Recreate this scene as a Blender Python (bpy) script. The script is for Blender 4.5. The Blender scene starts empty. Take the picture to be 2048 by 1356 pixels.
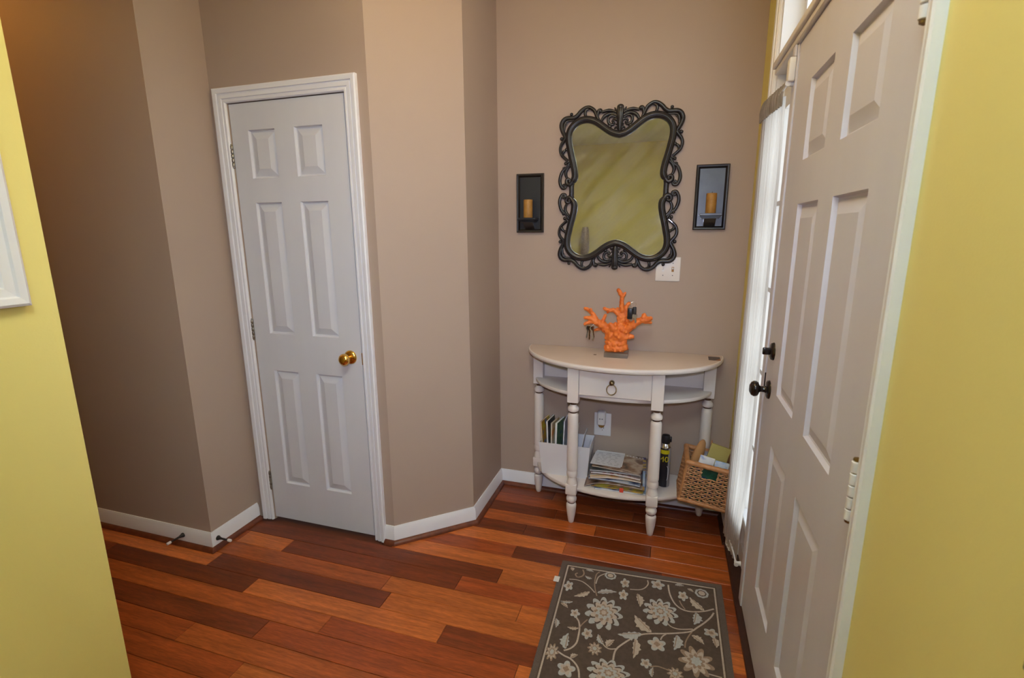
import bpy, bmesh, math, random
from mathutils import Vector, Matrix
random.seed(7)
PI = math.pi
scene = bpy.context.scene
COL = scene.collection

# ---------------------------------------------------------------- camera
cam_data = bpy.data.cameras.new('camera')
cam_data.sensor_fit = 'HORIZONTAL'
cam_data.sensor_width = 36.0
cam_data.lens = 36.0 * 990.66 / 2048.0
cam_data.clip_start = 0.02
cam_data.dof.use_dof = True
cam_data.dof.focus_distance = 2.2
cam_data.dof.aperture_fstop = 5.6
cam = bpy.data.objects.new('camera', cam_data)
COL.objects.link(cam)
_r = Vector((0.95457, 0.29795, -0.00541)); _u = Vector((-0.05726, 0.20123, 0.97787)); _f = Vector((-0.29244, 0.93313, -0.20914))
cam.matrix_world = Matrix(((_r.x, _u.x, -_f.x, 0.0), (_r.y, _u.y, -_f.y, 0.0), (_r.z, _u.z, -_f.z, 1.4783), (0, 0, 0, 1)))
scene.camera = cam

# ---------------------------------------------------------------- daylight outside, flash and lamps
world = bpy.data.worlds.new('world'); scene.world = world; world.use_nodes = True
_bg = world.node_tree.nodes['Background']
_bg.inputs['Color'].default_value = (0.93, 0.97, 1.0, 1); _bg.inputs['Strength'].default_value = 3.2

def light(name, kind, loc, energy, color, target=None, **kw):
    d = bpy.data.lights.new(name, kind); d.energy = energy; d.color = color
    for k, v in kw.items(): setattr(d, k, v)
    o = bpy.data.objects.new(name, d); COL.objects.link(o); o.location = loc
    if target: o.rotation_euler = (Vector(target) - Vector(loc)).to_track_quat('-Z', 'Y').to_euler()
    return o
# flash on the camera: part of it goes straight forward, the rest is thrown up and bounces off the ceiling
light('camera_flash', 'SPOT', (-0.01, 0.0, 1.60), 88.0, (0.66, 0.72, 1.0), target=(-0.95, 2.1, 1.25), spot_size=math.radians(92), spot_blend=1.0, shadow_soft_size=0.035)
light('bounce_flash', 'SPOT', (-0.02, 0.02, 1.63), 1180.0, (0.72, 0.89, 1.0), target=(-0.12, -0.02, 2.74), spot_size=math.radians(56), spot_blend=0.7, shadow_soft_size=0.04)
# incandescent ceiling lamps of the foyer and of the hall
light('foyer_lamp', 'POINT', (-0.45, 1.25, 2.58), 16.5, (1.0, 0.66, 0.26), shadow_soft_size=0.12)
light('hall_lamp', 'POINT', (-3.2, 1.15, 2.6), 5.6, (1.0, 0.44, 0.10), shadow_soft_size=0.12)

scene.view_settings.view_transform = 'Standard'
scene.view_settings.look = 'None'
scene.view_settings.exposure = 0.0
scene.view_settings.gamma = 1.0
scene.view_settings.use_curve_mapping = False

# ---------------------------------------------------------------- materials
MATS = {}
def srgb(r, g, b):
    f = lambda c: (c / 255 / 12.92) if c <= 10 else ((c / 255 + 0.055) / 1.055) ** 2.4
    return (f(r), f(g), f(b))
def mat(name, color, rough=0.5, metal=0.0, var=None, bump=None, spec=0.5, coat=0.0, stretch=None):
    """var = (scale, amount, second colour); bump = (scale, strength)"""
    m = bpy.data.materials.new(name); m.use_nodes = True; MATS[name] = m
    nt = m.node_tree; N = nt.nodes; L = nt.links
    b = N['Principled BSDF']
    b.inputs['Base Color'].default_value = (*color, 1); b.inputs['Roughness'].default_value = rough
    b.inputs['Metallic'].default_value = metal; b.inputs['Specular IOR Level'].default_value = spec
    b.inputs['Coat Weight'].default_value = coat
    if var or bump:
        tc = N.new('ShaderNodeTexCoord'); mp = N.new('ShaderNodeMapping'); L.new(tc.outputs['Object'], mp.inputs['Vector'])
        if stretch: mp.inputs['Scale'].default_value = stretch
    if var:
        n = N.new('ShaderNodeTexNoise'); n.inputs['Scale'].default_value = var[0]; n.inputs['Detail'].default_value = 5
        L.new(mp.outputs['Vector'], n.inputs['Vector'])
        r = N.new('ShaderNodeMapRange'); r.inputs[1].default_value = 0.35; r.inputs[2].default_value = 0.65; r.inputs[4].default_value = var[1]
        L.new(n.outputs['Fac'], r.inputs[0])
        mx = N.new('ShaderNodeMix'); mx.data_type = 'RGBA'; mx.inputs[6].default_value = (*color, 1); mx.inputs[7].default_value = (*var[2], 1)
        L.new(r.outputs[0], mx.inputs[0]); L.new(mx.outputs[2], b.inputs['Base Color'])
    if bump:
        n2 = N.new('ShaderNodeTexNoise'); n2.inputs['Scale'].default_value = bump[0]; n2.inputs['Detail'].default_value = 3
        L.new(mp.outputs['Vector'], n2.inputs['Vector'])
        bp = N.new('ShaderNodeBump'); bp.inputs['Strength'].default_value = bump[1]; bp.inputs['Distance'].default_value = 0.002
        L.new(n2.outputs['Fac'], bp.inputs['Height']); L.new(bp.outputs['Normal'], b.inputs['Normal'])
    return m
def scale3(c, k): return tuple(v * k for v in c)

TAUPE = (0.400, 0.305, 0.246)
YELLOW = (0.73, 0.625, 0.215)
WHITE = (0.76, 0.77, 0.81)
mat('taupe_paint', TAUPE, 0.55, var=(1.6, 0.5, scale3(TAUPE, 0.95)), bump=(260, 0.10), spec=0.3)
mat('yellow_paint', YELLOW, 0.6, var=(1.3, 0.5, scale3(YELLOW, 0.93)), bump=(230, 0.10), spec=0.3)
mat('ceiling_paint', (0.80, 0.79, 0.76), 0.8, bump=(180, 0.12), spec=0.2)
mat('white_trim', WHITE, 0.38, var=(6, 0.4, scale3(WHITE, 0.93)))
mat('lit_trim', (0.85, 0.88, 0.96), 0.3)  # brighter and bluer than the other trim: flash and daylight painted into the casing
mat('door_white', (0.63, 0.635, 0.675), 0.45, var=(9, 0.6, (0.59, 0.595, 0.63)), bump=(420, 0.05), stretch=(1, 1, 0.15))
mat('front_door_white', (0.635, 0.625, 0.70), 0.42, var=(7, 0.6, (0.59, 0.58, 0.65)), stretch=(1, 1, 0.2))
mat('shoe_wood', (0.16, 0.042, 0.017), 0.35, var=(30, 0.8, (0.08, 0.02, 0.01)))
mat('threshold_wood', (0.05, 0.017, 0.010), 0.4, var=(30, 0.8, (0.03, 0.011, 0.007)))
mat('subfloor', (0.12, 0.03, 0.01), 0.5)
mat('brass', (0.80, 0.50, 0.13), 0.13, 1.0)
mat('brushed_nickel', (0.34, 0.32, 0.27), 0.34, 1.0, var=(60, 0.7, (0.16, 0.15, 0.12)))
mat('chrome', (0.75, 0.76, 0.78), 0.12, 1.0)
mat('old_brass', (0.30, 0.21, 0.10), 0.32, 1.0, var=(90, 0.8, (0.12, 0.08, 0.04)))
mat('oil_bronze', (0.012, 0.009, 0.008), 0.22, 0.3, coat=0.3)
mat('rubber_black', (0.012, 0.010, 0.010), 0.5)
mat('rubber_white', (0.75, 0.74, 0.74), 0.6)
mat('mirror_frame', (0.011, 0.011, 0.013), 0.36, 0.0, var=(45, 0.7, (0.024, 0.017, 0.012)), coat=0.1)
mat('sconce_frame', (0.013, 0.009, 0.007), 0.35, coat=0.2)
mat('sconce_back', (0.010, 0.010, 0.012), 0.40, 0.0, var=(12, 0.6, (0.016, 0.016, 0.018)))
mat('sconce_reflection', (0.105, 0.125, 0.165), 0.32, 0.0, var=(14, 0.7, (0.07, 0.085, 0.12)), coat=0.15)  # bluish reflected light painted into the back panel and stepped shelf
mat('candle_wax', (0.40, 0.20, 0.035), 0.55, var=(35, 0.9, (0.26, 0.11, 0.018)))
mat('wick', (0.01, 0.008, 0.006), 0.9)
mat('top_reflection', (0.60, 0.475, 0.385), 0.34, var=(4, 0.6, (0.54, 0.42, 0.335)), coat=0.15)  # tanner than the cream legs: reflection of the brown wall put into the colour
mat('cream_paint', (0.72, 0.655, 0.61), 0.42, var=(5, 0.5, (0.67, 0.605, 0.555)), bump=(300, 0.03))
mat('chip_shade_brown', (0.10, 0.045, 0.02), 0.6)  # brown of the loose chip; on the legs, groove shade painted into the necks
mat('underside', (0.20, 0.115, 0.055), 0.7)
mat('coral_orange', (0.80, 0.205, 0.028), 0.55, var=(55, 0.8, (0.62, 0.11, 0.012)), bump=(210, 0.5))
mat('outlet_white', (0.78, 0.77, 0.77), 0.35)
mat('slot_dark', (0.03, 0.025, 0.025), 0.6)
mat('switch_plate', (0.74, 0.69, 0.65), 0.38)
mat('box_white', (0.70, 0.69, 0.71), 0.5, var=(4, 0.5, (0.64, 0.63, 0.66)))
mat('paper', (0.74, 0.735, 0.74), 0.7)
mat('paper_cream', (0.62, 0.55, 0.46), 0.7, var=(14, 0.8, (0.70, 0.66, 0.62)), stretch=(0.3, 0.3, 14))
mat('paper_grey', (0.58, 0.58, 0.61), 0.65)
mat('print_grey', (0.22, 0.22, 0.24), 0.8)
mat('wicker', (0.56, 0.30, 0.14), 0.5, var=(70, 0.9, (0.32, 0.145, 0.06)), bump=(300, 0.3))
mat('wicker_rim', (0.47, 0.22, 0.085), 0.42, var=(35, 0.9, (0.33, 0.14, 0.05)), bump=(200, 0.2))
mat('kraft', (0.42, 0.22, 0.085), 0.65, var=(20, 0.7, (0.34, 0.165, 0.06)))
mat('olive_card', (0.42, 0.36, 0.115), 0.7, var=(12, 0.6, (0.36, 0.30, 0.09)))
mat('fabric_sheer', (0.27, 0.235, 0.21), 0.9, var=(40, 0.9, (0.19, 0.165, 0.15)))
mat('black_plastic', (0.008, 0.008, 0.010), 0.35)
mat('fob_silver', (0.5, 0.5, 0.52), 0.25, 0.9)
mat('red_clip', (0.62, 0.06, 0.03), 0.4)
mat('can_black', (0.012, 0.011, 0.016), 0.28)
mat('can_yellow', (0.55, 0.46, 0.01), 0.35)
mat('can_grey', (0.30, 0.29, 0.30), 0.35)
mat('card_dark', (0.07, 0.05, 0.045), 0.4)
mat('card_orange', (0.45, 0.17, 0.05), 0.5)
mat('frame_white', (0.74, 0.745, 0.78), 0.35)
mat('frame_art', (0.55, 0.56, 0.62), 0.5, var=(5, 0.8, (0.40, 0.42, 0.5)))
mat('frame_black', (0.010, 0.007, 0.006), 0.4)
mat('rug_pile', (0.108, 0.078, 0.062), 0.95, var=(60, 0.7, (0.084, 0.060, 0.048)), bump=(900, 0.6), spec=0.1)
mat('rug_binding', (0.132, 0.102, 0.086), 0.9, var=(300, 0.7, (0.100, 0.078, 0.066)), bump=(900, 0.5), spec=0.1)
mat('rug_cream', (0.487, 0.400, 0.331), 0.95, var=(160, 0.7, (0.383, 0.307, 0.249)), bump=(900, 0.5), spec=0.1)
mat('rug_blue', (0.441, 0.435, 0.418), 0.95, var=(160, 0.7, (0.336, 0.331, 0.325)), bump=(900, 0.5), spec=0.1)
mat('rug_tan', (0.324, 0.232, 0.167), 0.95, var=(160, 0.7, (0.238, 0.167, 0.119)), bump=(900, 0.5), spec=0.1)
mat('rug_tag', (0.72, 0.70, 0.66), 0.8)
mat('vase_mosaic', (0.13, 0.065, 0.03), 0.3, 0.4, var=(110, 1.0, (0.42, 0.34, 0.25)), bump=(120, 0.6))
mat('sash_white', (0.72, 0.69, 0.66), 0.4)

def glass_mat(name, color, rough, ior, mix):
    """thin clear sheet: lets light straight through, mirrors a little"""
    m = bpy.data.materials.new(name); m.use_nodes = True; MATS[name] = m
    nt = m.node_tree; nt.nodes.clear(); N = nt.nodes; L = nt.links
    out = N.new('ShaderNodeOutputMaterial'); t = N.new('ShaderNodeBsdfTransparent'); g = N.new('ShaderNodeBsdfGlossy'); x = N.new('ShaderNodeMixShader')
    t.inputs['Color'].default_value = (*color, 1); g.inputs['Roughness'].default_value = rough; x.inputs['Fac'].default_value = mix
    L.new(t.outputs[0], x.inputs[1]); L.new(g.outputs[0], x.inputs[2]); L.new(x.outputs[0], out.inputs['Surface'])
    return m
glass_mat('window_glass', (0.95, 0.98, 0.98), 0.02, 1.5, 0.06)
glass_mat('acrylic', (0.88, 0.90, 0.92), 0.05, 1.45, 0.30)
def sheer_mat():
    m = bpy.data.materials.new('sheer_curtain'); m.use_nodes = True; MATS['sheer_curtain'] = m
    nt = m.node_tree; nt.nodes.clear(); N = nt.nodes; L = nt.links
    out = N.new('ShaderNodeOutputMaterial'); d = N.new('ShaderNodeBsdfDiffuse'); tl = N.new('ShaderNodeBsdfTranslucent'); tp = N.new('ShaderNodeBsdfTransparent')
    d.inputs['Color'].default_value = (0.40, 0.35, 0.315, 1); tl.inputs['Color'].default_value = (0.80, 0.765, 0.74, 1)
    a = N.new('ShaderNodeMixShader'); a.inputs['Fac'].default_value = 0.62; L.new(d.outputs[0], a.inputs[1]); L.new(tl.outputs[0], a.inputs[2])
    tc = N.new('ShaderNodeTexCoord'); mp = N.new('ShaderNodeMapping'); mp.inputs['Scale'].default_value = (60, 60, 2.0); L.new(tc.outputs['Object'], mp.inputs['Vector'])
    n = N.new('ShaderNodeTexNoise'); n.inputs['Scale'].default_value = 1.0; L.new(mp.outputs[0], n.inputs['Vector'])
    r = N.new('ShaderNodeMapRange'); r.inputs[3].default_value = 0.10; r.inputs[4].default_value = 0.34; L.new(n.outputs['Fac'], r.inputs[0])
    x = N.new('ShaderNodeMixShader'); L.new(r.outputs[0], x.inputs['Fac']); L.new(a.outputs[0], x.inputs[1]); L.new(tp.outputs[0], x.inputs[2])
    L.new(x.outputs[0], out.inputs['Surface'])
sheer_mat()
def mirror_mat():
    """silvered glass with a film of dust and wiping streaks"""
    m = bpy.data.materials.new('mirror_glass'); m.use_nodes = True; MATS['mirror_glass'] = m
    nt = m.node_tree; nt.nodes.clear(); N = nt.nodes; L = nt.links
    out = N.new('ShaderNodeOutputMaterial'); g = N.new('ShaderNodeBsdfGlossy'); d = N.new('ShaderNodeBsdfDiffuse'); x = N.new('ShaderNodeMixShader')
    g.inputs['Color'].default_value = (0.78, 0.80, 0.80, 1); g.inputs['Roughness'].default_value = 0.02; d.inputs['Color'].default_value = (0.62, 0.62, 0.63, 1)
    tc = N.new('ShaderNodeTexCoord'); mp = N.new('ShaderNodeMapping'); mp.inputs['Scale'].default_value = (2.2, 2.2, 11)
    mp0 = N.new('ShaderNodeMapping'); mp0.inputs['Rotation'].default_value = (0, 0.75, 0); L.new(tc.outputs['Object'], mp0.inputs['Vector']); L.new(mp0.outputs[0], mp.inputs['Vector'])
    n = N.new('ShaderNodeTexNoise'); n.inputs['Scale'].default_value = 1.3; n.inputs['Detail'].default_value = 7; n.inputs['Roughness'].default_value = 0.62; L.new(mp.outputs[0], n.inputs['Vector'])
    r = N.new('ShaderNodeMapRange'); r.inputs[1].default_value = 0.42; r.inputs[2].default_value = 0.72; r.inputs[3].default_value = 0.03; r.inputs[4].default_value = 0.26; L.new(n.outputs['Fac'], r.inputs[0])
    L.new(r.outputs[0], x.inputs['Fac']); L.new(g.outputs[0], x.inputs[1]); L.new(d.outputs[0], x.inputs[2]); L.new(x.outputs[0], out.inputs['Surface'])
mirror_mat()
def plank_mat():
    m = bpy.data.materials.new('plank_wood'); m.use_nodes = True; MATS['plank_wood'] = m
    nt = m.node_tree; N = nt.nodes; L = nt.links; b = N['Principled BSDF']
    oi = N.new('ShaderNodeObjectInfo'); tc = N.new('ShaderNodeTexCoord'); add = N.new('ShaderNodeVectorMath'); add.operation = 'ADD'
    sc = N.new('ShaderNodeVectorMath'); sc.operation = 'SCALE'; cmb = N.new('ShaderNodeCombineXYZ')
    for i in range(3): L.new(oi.outputs['Random'], cmb.inputs[i])
    L.new(cmb.outputs[0], sc.inputs[0]); sc.inputs['Scale'].default_value = 37.0
    L.new(tc.outputs['Object'], add.inputs[0]); L.new(sc.outputs[0], add.inputs[1])
    mp = N.new('ShaderNodeMapping'); mp.inputs['Scale'].default_value = (3.0, 42.0, 10.0); L.new(add.outputs[0], mp.inputs['Vector'])
    n = N.new('ShaderNodeTexNoise'); n.inputs['Scale'].default_value = 1.0; n.inputs['Detail'].default_value = 8; n.inputs['Roughness'].default_value = 0.65; n.inputs['Distortion'].default_value = 0.6
    L.new(mp.outputs[0], n.inputs['Vector'])
    mp2 = N.new('ShaderNodeMapping'); mp2.inputs['Scale'].default_value = (30.0, 260.0, 40.0); L.new(add.outputs[0], mp2.inputs['Vector'])
    n2 = N.new('ShaderNodeTexNoise'); n2.inputs['Scale'].default_value = 1.0; n2.inputs['Detail'].default_value = 2; L.new(mp2.outputs[0], n2.inputs['Vector'])
    r = N.new('ShaderNodeMapRange'); r.inputs[1].default_value = 0.3; r.inputs[2].default_value = 0.7; r.inputs[3].default_value = 0.55; r.inputs[4].default_value = 1.25; L.new(n.outputs['Fac'], r.inputs[0])
    r2 = N.new('ShaderNodeMapRange'); r2.inputs[1].default_value = 0.35; r2.inputs[2].default_value = 0.65; r2.inputs[3].default_value = 0.82; r2.inputs[4].default_value = 1.12; L.new(n2.outputs['Fac'], r2.inputs[0])
    mu = N.new('ShaderNodeMath'); mu.operation = 'MULTIPLY'; L.new(r.outputs[0], mu.inputs[0]); L.new(r2.outputs[0], mu.inputs[1])
    vs = N.new('ShaderNodeVectorMath'); vs.operation = 'SCALE'; L.new(oi.outputs['Color'], vs.inputs[0]); L.new(mu.outputs[0], vs.inputs['Scale'])
    L.new(vs.outputs[0], b.inputs['Base Color']); b.inputs['Roughness'].default_value = 0.30; b.inputs['Specular IOR Level'].default_value = 0.4
    bp = N.new('ShaderNodeBump'); bp.inputs['Strength'].default_value = 0.08; bp.inputs['Distance'].default_value = 0.002; L.new(n2.outputs['Fac'], bp.inputs['Height']); L.new(bp.outputs[0], b.inputs['Normal'])
plank_mat()
def print_mat(name, cols, scale=22.0, seed=0.0):
    """a printed magazine cover: soft blotches of its ink colours"""
    m = bpy.data.materials.new(name); m.use_nodes = True; MATS[name] = m
    nt = m.node_tree; N = nt.nodes; L = nt.links; b = N['Principled BSDF']; b.inputs['Roughness'].default_value = 0.3
    tc = N.new('ShaderNodeTexCoord'); mp = N.new('ShaderNodeMapping'); mp.inputs['Location'].default_value = (seed, seed * 1.7, seed * 0.6); L.new(tc.outputs['Object'], mp.inputs['Vector'])
    n = N.new('ShaderNodeTexNoise'); n.inputs['Scale'].default_value = scale; n.inputs['Detail'].default_value = 3; L.new(mp.outputs[0], n.inputs['Vector'])
    cr = N.new('ShaderNodeValToRGB'); cr.color_ramp.interpolation = 'EASE'
    e = cr.color_ramp.elements; e[0].position = 0.34; e[0].color = (*cols[0], 1); e[1].position = 0.66; e[1].color = (*cols[-1], 1)
    for i, c in enumerate(cols[1:-1]):
        k = e.new(0.34 + 0.32 * (i + 1) / (len(cols) - 1)); k.color = (*c, 1)
    L.new(n.outputs['Fac'], cr.inputs[0]); L.new(cr.outputs[0], b.inputs['Base Color'])
print_mat('print_brown', [(0.05, 0.03, 0.02), (0.20, 0.11, 0.06), (0.40, 0.32, 0.25), (0.12, 0.06, 0.035)], 9, 1.0)
print_mat('print_blue', [(0.03, 0.05, 0.16), (0.25, 0.33, 0.45), (0.55, 0.56, 0.58)], 18, 2.0)
print_mat('print_orange', [(0.55, 0.20, 0.03), (0.62, 0.45, 0.25), (0.60, 0.55, 0.48)], 16, 3.0)
print_mat('print_violet', [(0.03, 0.02, 0.12), (0.42, 0.32, 0.05), (0.05, 0.04, 0.2)], 12, 4.0)
print_mat('print_dark', [(0.015, 0.015, 0.018), (0.05, 0.06, 0.06), (0.22, 0.22, 0.22)], 20, 5.0)
print_mat('print_green', [(0.02, 0.06, 0.04), (0.12, 0.20, 0.10), (0.03, 0.06, 0.14)], 24, 6.0)
print_mat('print_yellow', [(0.45, 0.42, 0.04), (0.50, 0.25, 0.03), (0.12, 0.20, 0.35)], 26, 7.0)
print_mat('print_red', [(0.33, 0.05, 0.03), (0.55, 0.45, 0.4), (0.2, 0.03, 0.02)], 22, 8.0)
print_mat('print_grey_sheet', [(0.60, 0.60, 0.62), (0.66, 0.66, 0.68), (0.42, 0.42, 0.46)], 40, 9.0)
print_mat('envelope', [(0.50, 0.53, 0.60), (0.62, 0.64, 0.70), (0.56, 0.59, 0.66)], 14, 10.0)
print_mat('pack_white_blue', [(0.75, 0.75, 0.76), (0.72, 0.73, 0.76), (0.10, 0.18, 0.50)], 16, 11.0)
print_mat('pack_blue', [(0.10, 0.22, 0.62), (0.22, 0.40, 0.75), (0.65, 0.75, 0.85)], 14, 12.0)
print_mat('pack_green', [(0.008, 0.05, 0.03), (0.02, 0.09, 0.05), (0.01, 0.03, 0.10)], 24, 13.0)
print_mat('pack_grey', [(0.10, 0.09, 0.12), (0.32, 0.30, 0.38), (0.55, 0.52, 0.55)], 24, 14.0)

# ---------------------------------------------------------------- helpers
def obj(name, bm, m, parent=None, world=True, smooth=None, color=None):
    """bm -> one mesh object; under a parent, world=True keeps the given world coordinates, world=False means the parent's own"""
    me = bpy.data.meshes.new(name); bm.normal_update(); bm.to_mesh(me); bm.free()
    for x in (m if isinstance(m, (list, tuple)) else [m]): me.materials.append(MATS[x])
    if smooth is not None:
        me.polygons.foreach_set('use_smooth', [True] * len(me.polygons)); me.set_sharp_from_angle(angle=math.radians(smooth))
    o = bpy.data.objects.new(name, me); COL.objects.link(o)
    if parent is not None:
        o.parent = parent
        if world: o.matrix_parent_inverse = full(parent).inverted()
    if color is not None: o.color = (*color, 1)
    return o
def full(o):
    m = Matrix.LocRotScale(o.location, o.rotation_euler, o.scale)
    return (full(o.parent) @ o.matrix_parent_inverse @ m) if o.parent else m
def tag(o, label, cat, group=None):
    o['label'] = label; o['category'] = cat
    if group: o['group'] = group
    return o
def thing(name, label, cat, loc=(0, 0, 0), rot=(0, 0, 0), group=None):
    o = bpy.data.objects.new(name, None); COL.objects.link(o); o.empty_display_size = 0.05
    o.location = loc; o.rotation_euler = rot
    return tag(o, label, cat, group)
def struct(name, bm, m, label=None, **kw):
    o = obj(name, bm, m, **kw); o['kind'] = 'structure'
    if label: o['label'] = label
    return o
def sempty(name, loc=(0, 0, 0), rot=(0, 0, 0), label=None):
    o = bpy.data.objects.new(name, None); COL.objects.link(o); o.empty_display_size = 0.05; o.location = loc; o.rotation_euler = rot; o['kind'] = 'structure'
    if label: o['label'] = label
    return o
def new(): return bmesh.new()
def box(bm, x0, x1, y0, y1, z0, z1, bev=0.0, seg=1):
    vs = [bm.verts.new(p) for p in ((x0, y0, z0), (x1, y0, z0), (x1, y1, z0), (x0, y1, z0), (x0, y0, z1), (x1, y0, z1), (x1, y1, z1), (x0, y1, z1))]
    fs = [bm.faces.new([vs[i] for i in f]) for f in ((0, 3, 2, 1), (4, 5, 6, 7), (0, 1, 5, 4), (1, 2, 6, 5), (2, 3, 7, 6), (3, 0, 4, 7))]
    if bev:
        bmesh.ops.bevel(bm, geom=list({e for f in fs for e in f.edges}), offset=bev, segments=seg, profile=0.5, affect='EDGES')
    return bm
def bx(*a, **k): return box(new(), *a, **k)
def poly(bm, pts): return bm.faces.new([bm.verts.new(p) for p in pts])
def prism(bm, pts, z0, z1, bev=0.0):
    """closed horizontal outline (x, y), counter-clockwise, pulled from z0 up to z1"""
    a = [bm.verts.new((x, y, z0)) for x, y in pts]; b = [bm.verts.new((x, y, z1)) for x, y in pts]; n = len(pts)
    f0 = bm.faces.new(a[::-1]); f1 = bm.faces.new(b)
    for i in range(n): bm.faces.new((a[i], a[(i + 1) % n], b[(i + 1) % n], b[i]))
    return f0, f1
def lathe(bm, prof, c=(0, 0, 0), axis='z', seg=24, mi=None, sq=None):
    """profile of (radius, height) turned about an axis through c"""
    rings = []
    for r, h in prof:
        ring = []
        for i in range(seg):
            t = 2 * PI * i / seg; a, b = r * math.cos(t), r * math.sin(t)
            p = {'z': (a, b, h), 'y': (a, h, -b), 'x': (h, a, b)}[axis]
            ring.append(bm.verts.new((p[0] + c[0], p[1] + c[1], p[2] + c[2])))
        rings.append(ring)
    for k in range(len(rings) - 1):
        for i in range(seg):
            f = bm.faces.new((rings[k][i], rings[k][(i + 1) % seg], rings[k + 1][(i + 1) % seg], rings[k + 1][i]))
            if mi and k in mi: f.material_index = mi[k]
    if prof[0][0] > 1e-6: bm.faces.new(rings[0][::-1])
    if prof[-1][0] > 1e-6: bm.faces.new(rings[-1])
    return bm
def ball(bm, c, r, sub=2, sc=(1, 1, 1)):
    bmesh.ops.create_icosphere(bm, subdivisions=sub, radius=r, matrix=Matrix.Translation(c) @ Matrix.Diagonal((*sc, 1)))
    return bm
def smooth_path(pts, n=5):
    """Catmull-Rom through the points"""
    P = [Vector(p) for p in pts]; out = []
    for i in range(len(P) - 1):
        p0 = P[max(i - 1, 0)]; p1 = P[i]; p2 = P[i + 1]; p3 = P[min(i + 2, len(P) - 1)]
        for k in range(n):
            t = k / n
            out.append(0.5 * ((2 * p1) + (p2 - p0) * t + (2 * p0 - 5 * p1 + 4 * p2 - p3) * t * t + (3 * p1 - p0 - 3 * p2 + p3) * t ** 3))
    out.append(P[-1]); return out
def tube(bm, pts, r, seg=8, closed=False, flat=1.0, up=None):
    """round tube along points; r a number or one per point; flat squeezes it along `up`"""
    P = [Vector(p) for p in pts]; n = len(P); R = r if isinstance(r, (list, tuple)) else [r] * n
    rings = []; prev = None
    for i in range(n):
        a = P[(i - 1) % n] if (closed or i > 0) else P[0]; b = P[(i + 1) % n] if (closed or i < n - 1) else P[-1]
        d = (b - a); d = d.normalized() if d.length > 1e-9 else Vector((0, 0, 1))
        if up is not None: u = Vector(up)
        elif prev is not None: u = prev
        else: u = Vector((0, 0, 1)) if abs(d.z) < 0.9 else Vector((1, 0, 0))
        s = d.cross(u); s = s.normalized() if s.length > 1e-6 else d.orthogonal().normalized()
        w = s.cross(d).normalized(); prev = w
        rings.append([bm.verts.new(P[i] + R[i] * (math.cos(2 * PI * k / seg) * s + math.sin(2 * PI * k / seg) * w * flat)) for k in range(seg)])
    m = n if closed else n - 1
    for i in range(m):
        A, B = rings[i], rings[(i + 1) % n]
        for k in range(seg): bm.faces.new((A[k], A[(k + 1) % seg], B[(k + 1) % seg], B[k]))
    if not closed:
        bm.faces.new(rings[0][::-1]); bm.faces.new(rings[-1])
    return bm
def recalc(bm): bmesh.ops.recalc_face_normals(bm, faces=bm.faces[:]); return bm
def copy_tree(o, parent=None):
    c = o.copy(); COL.objects.link(c); c.parent = parent
    for ch in list(o.children): copy_tree(ch, c)
    return c
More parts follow.
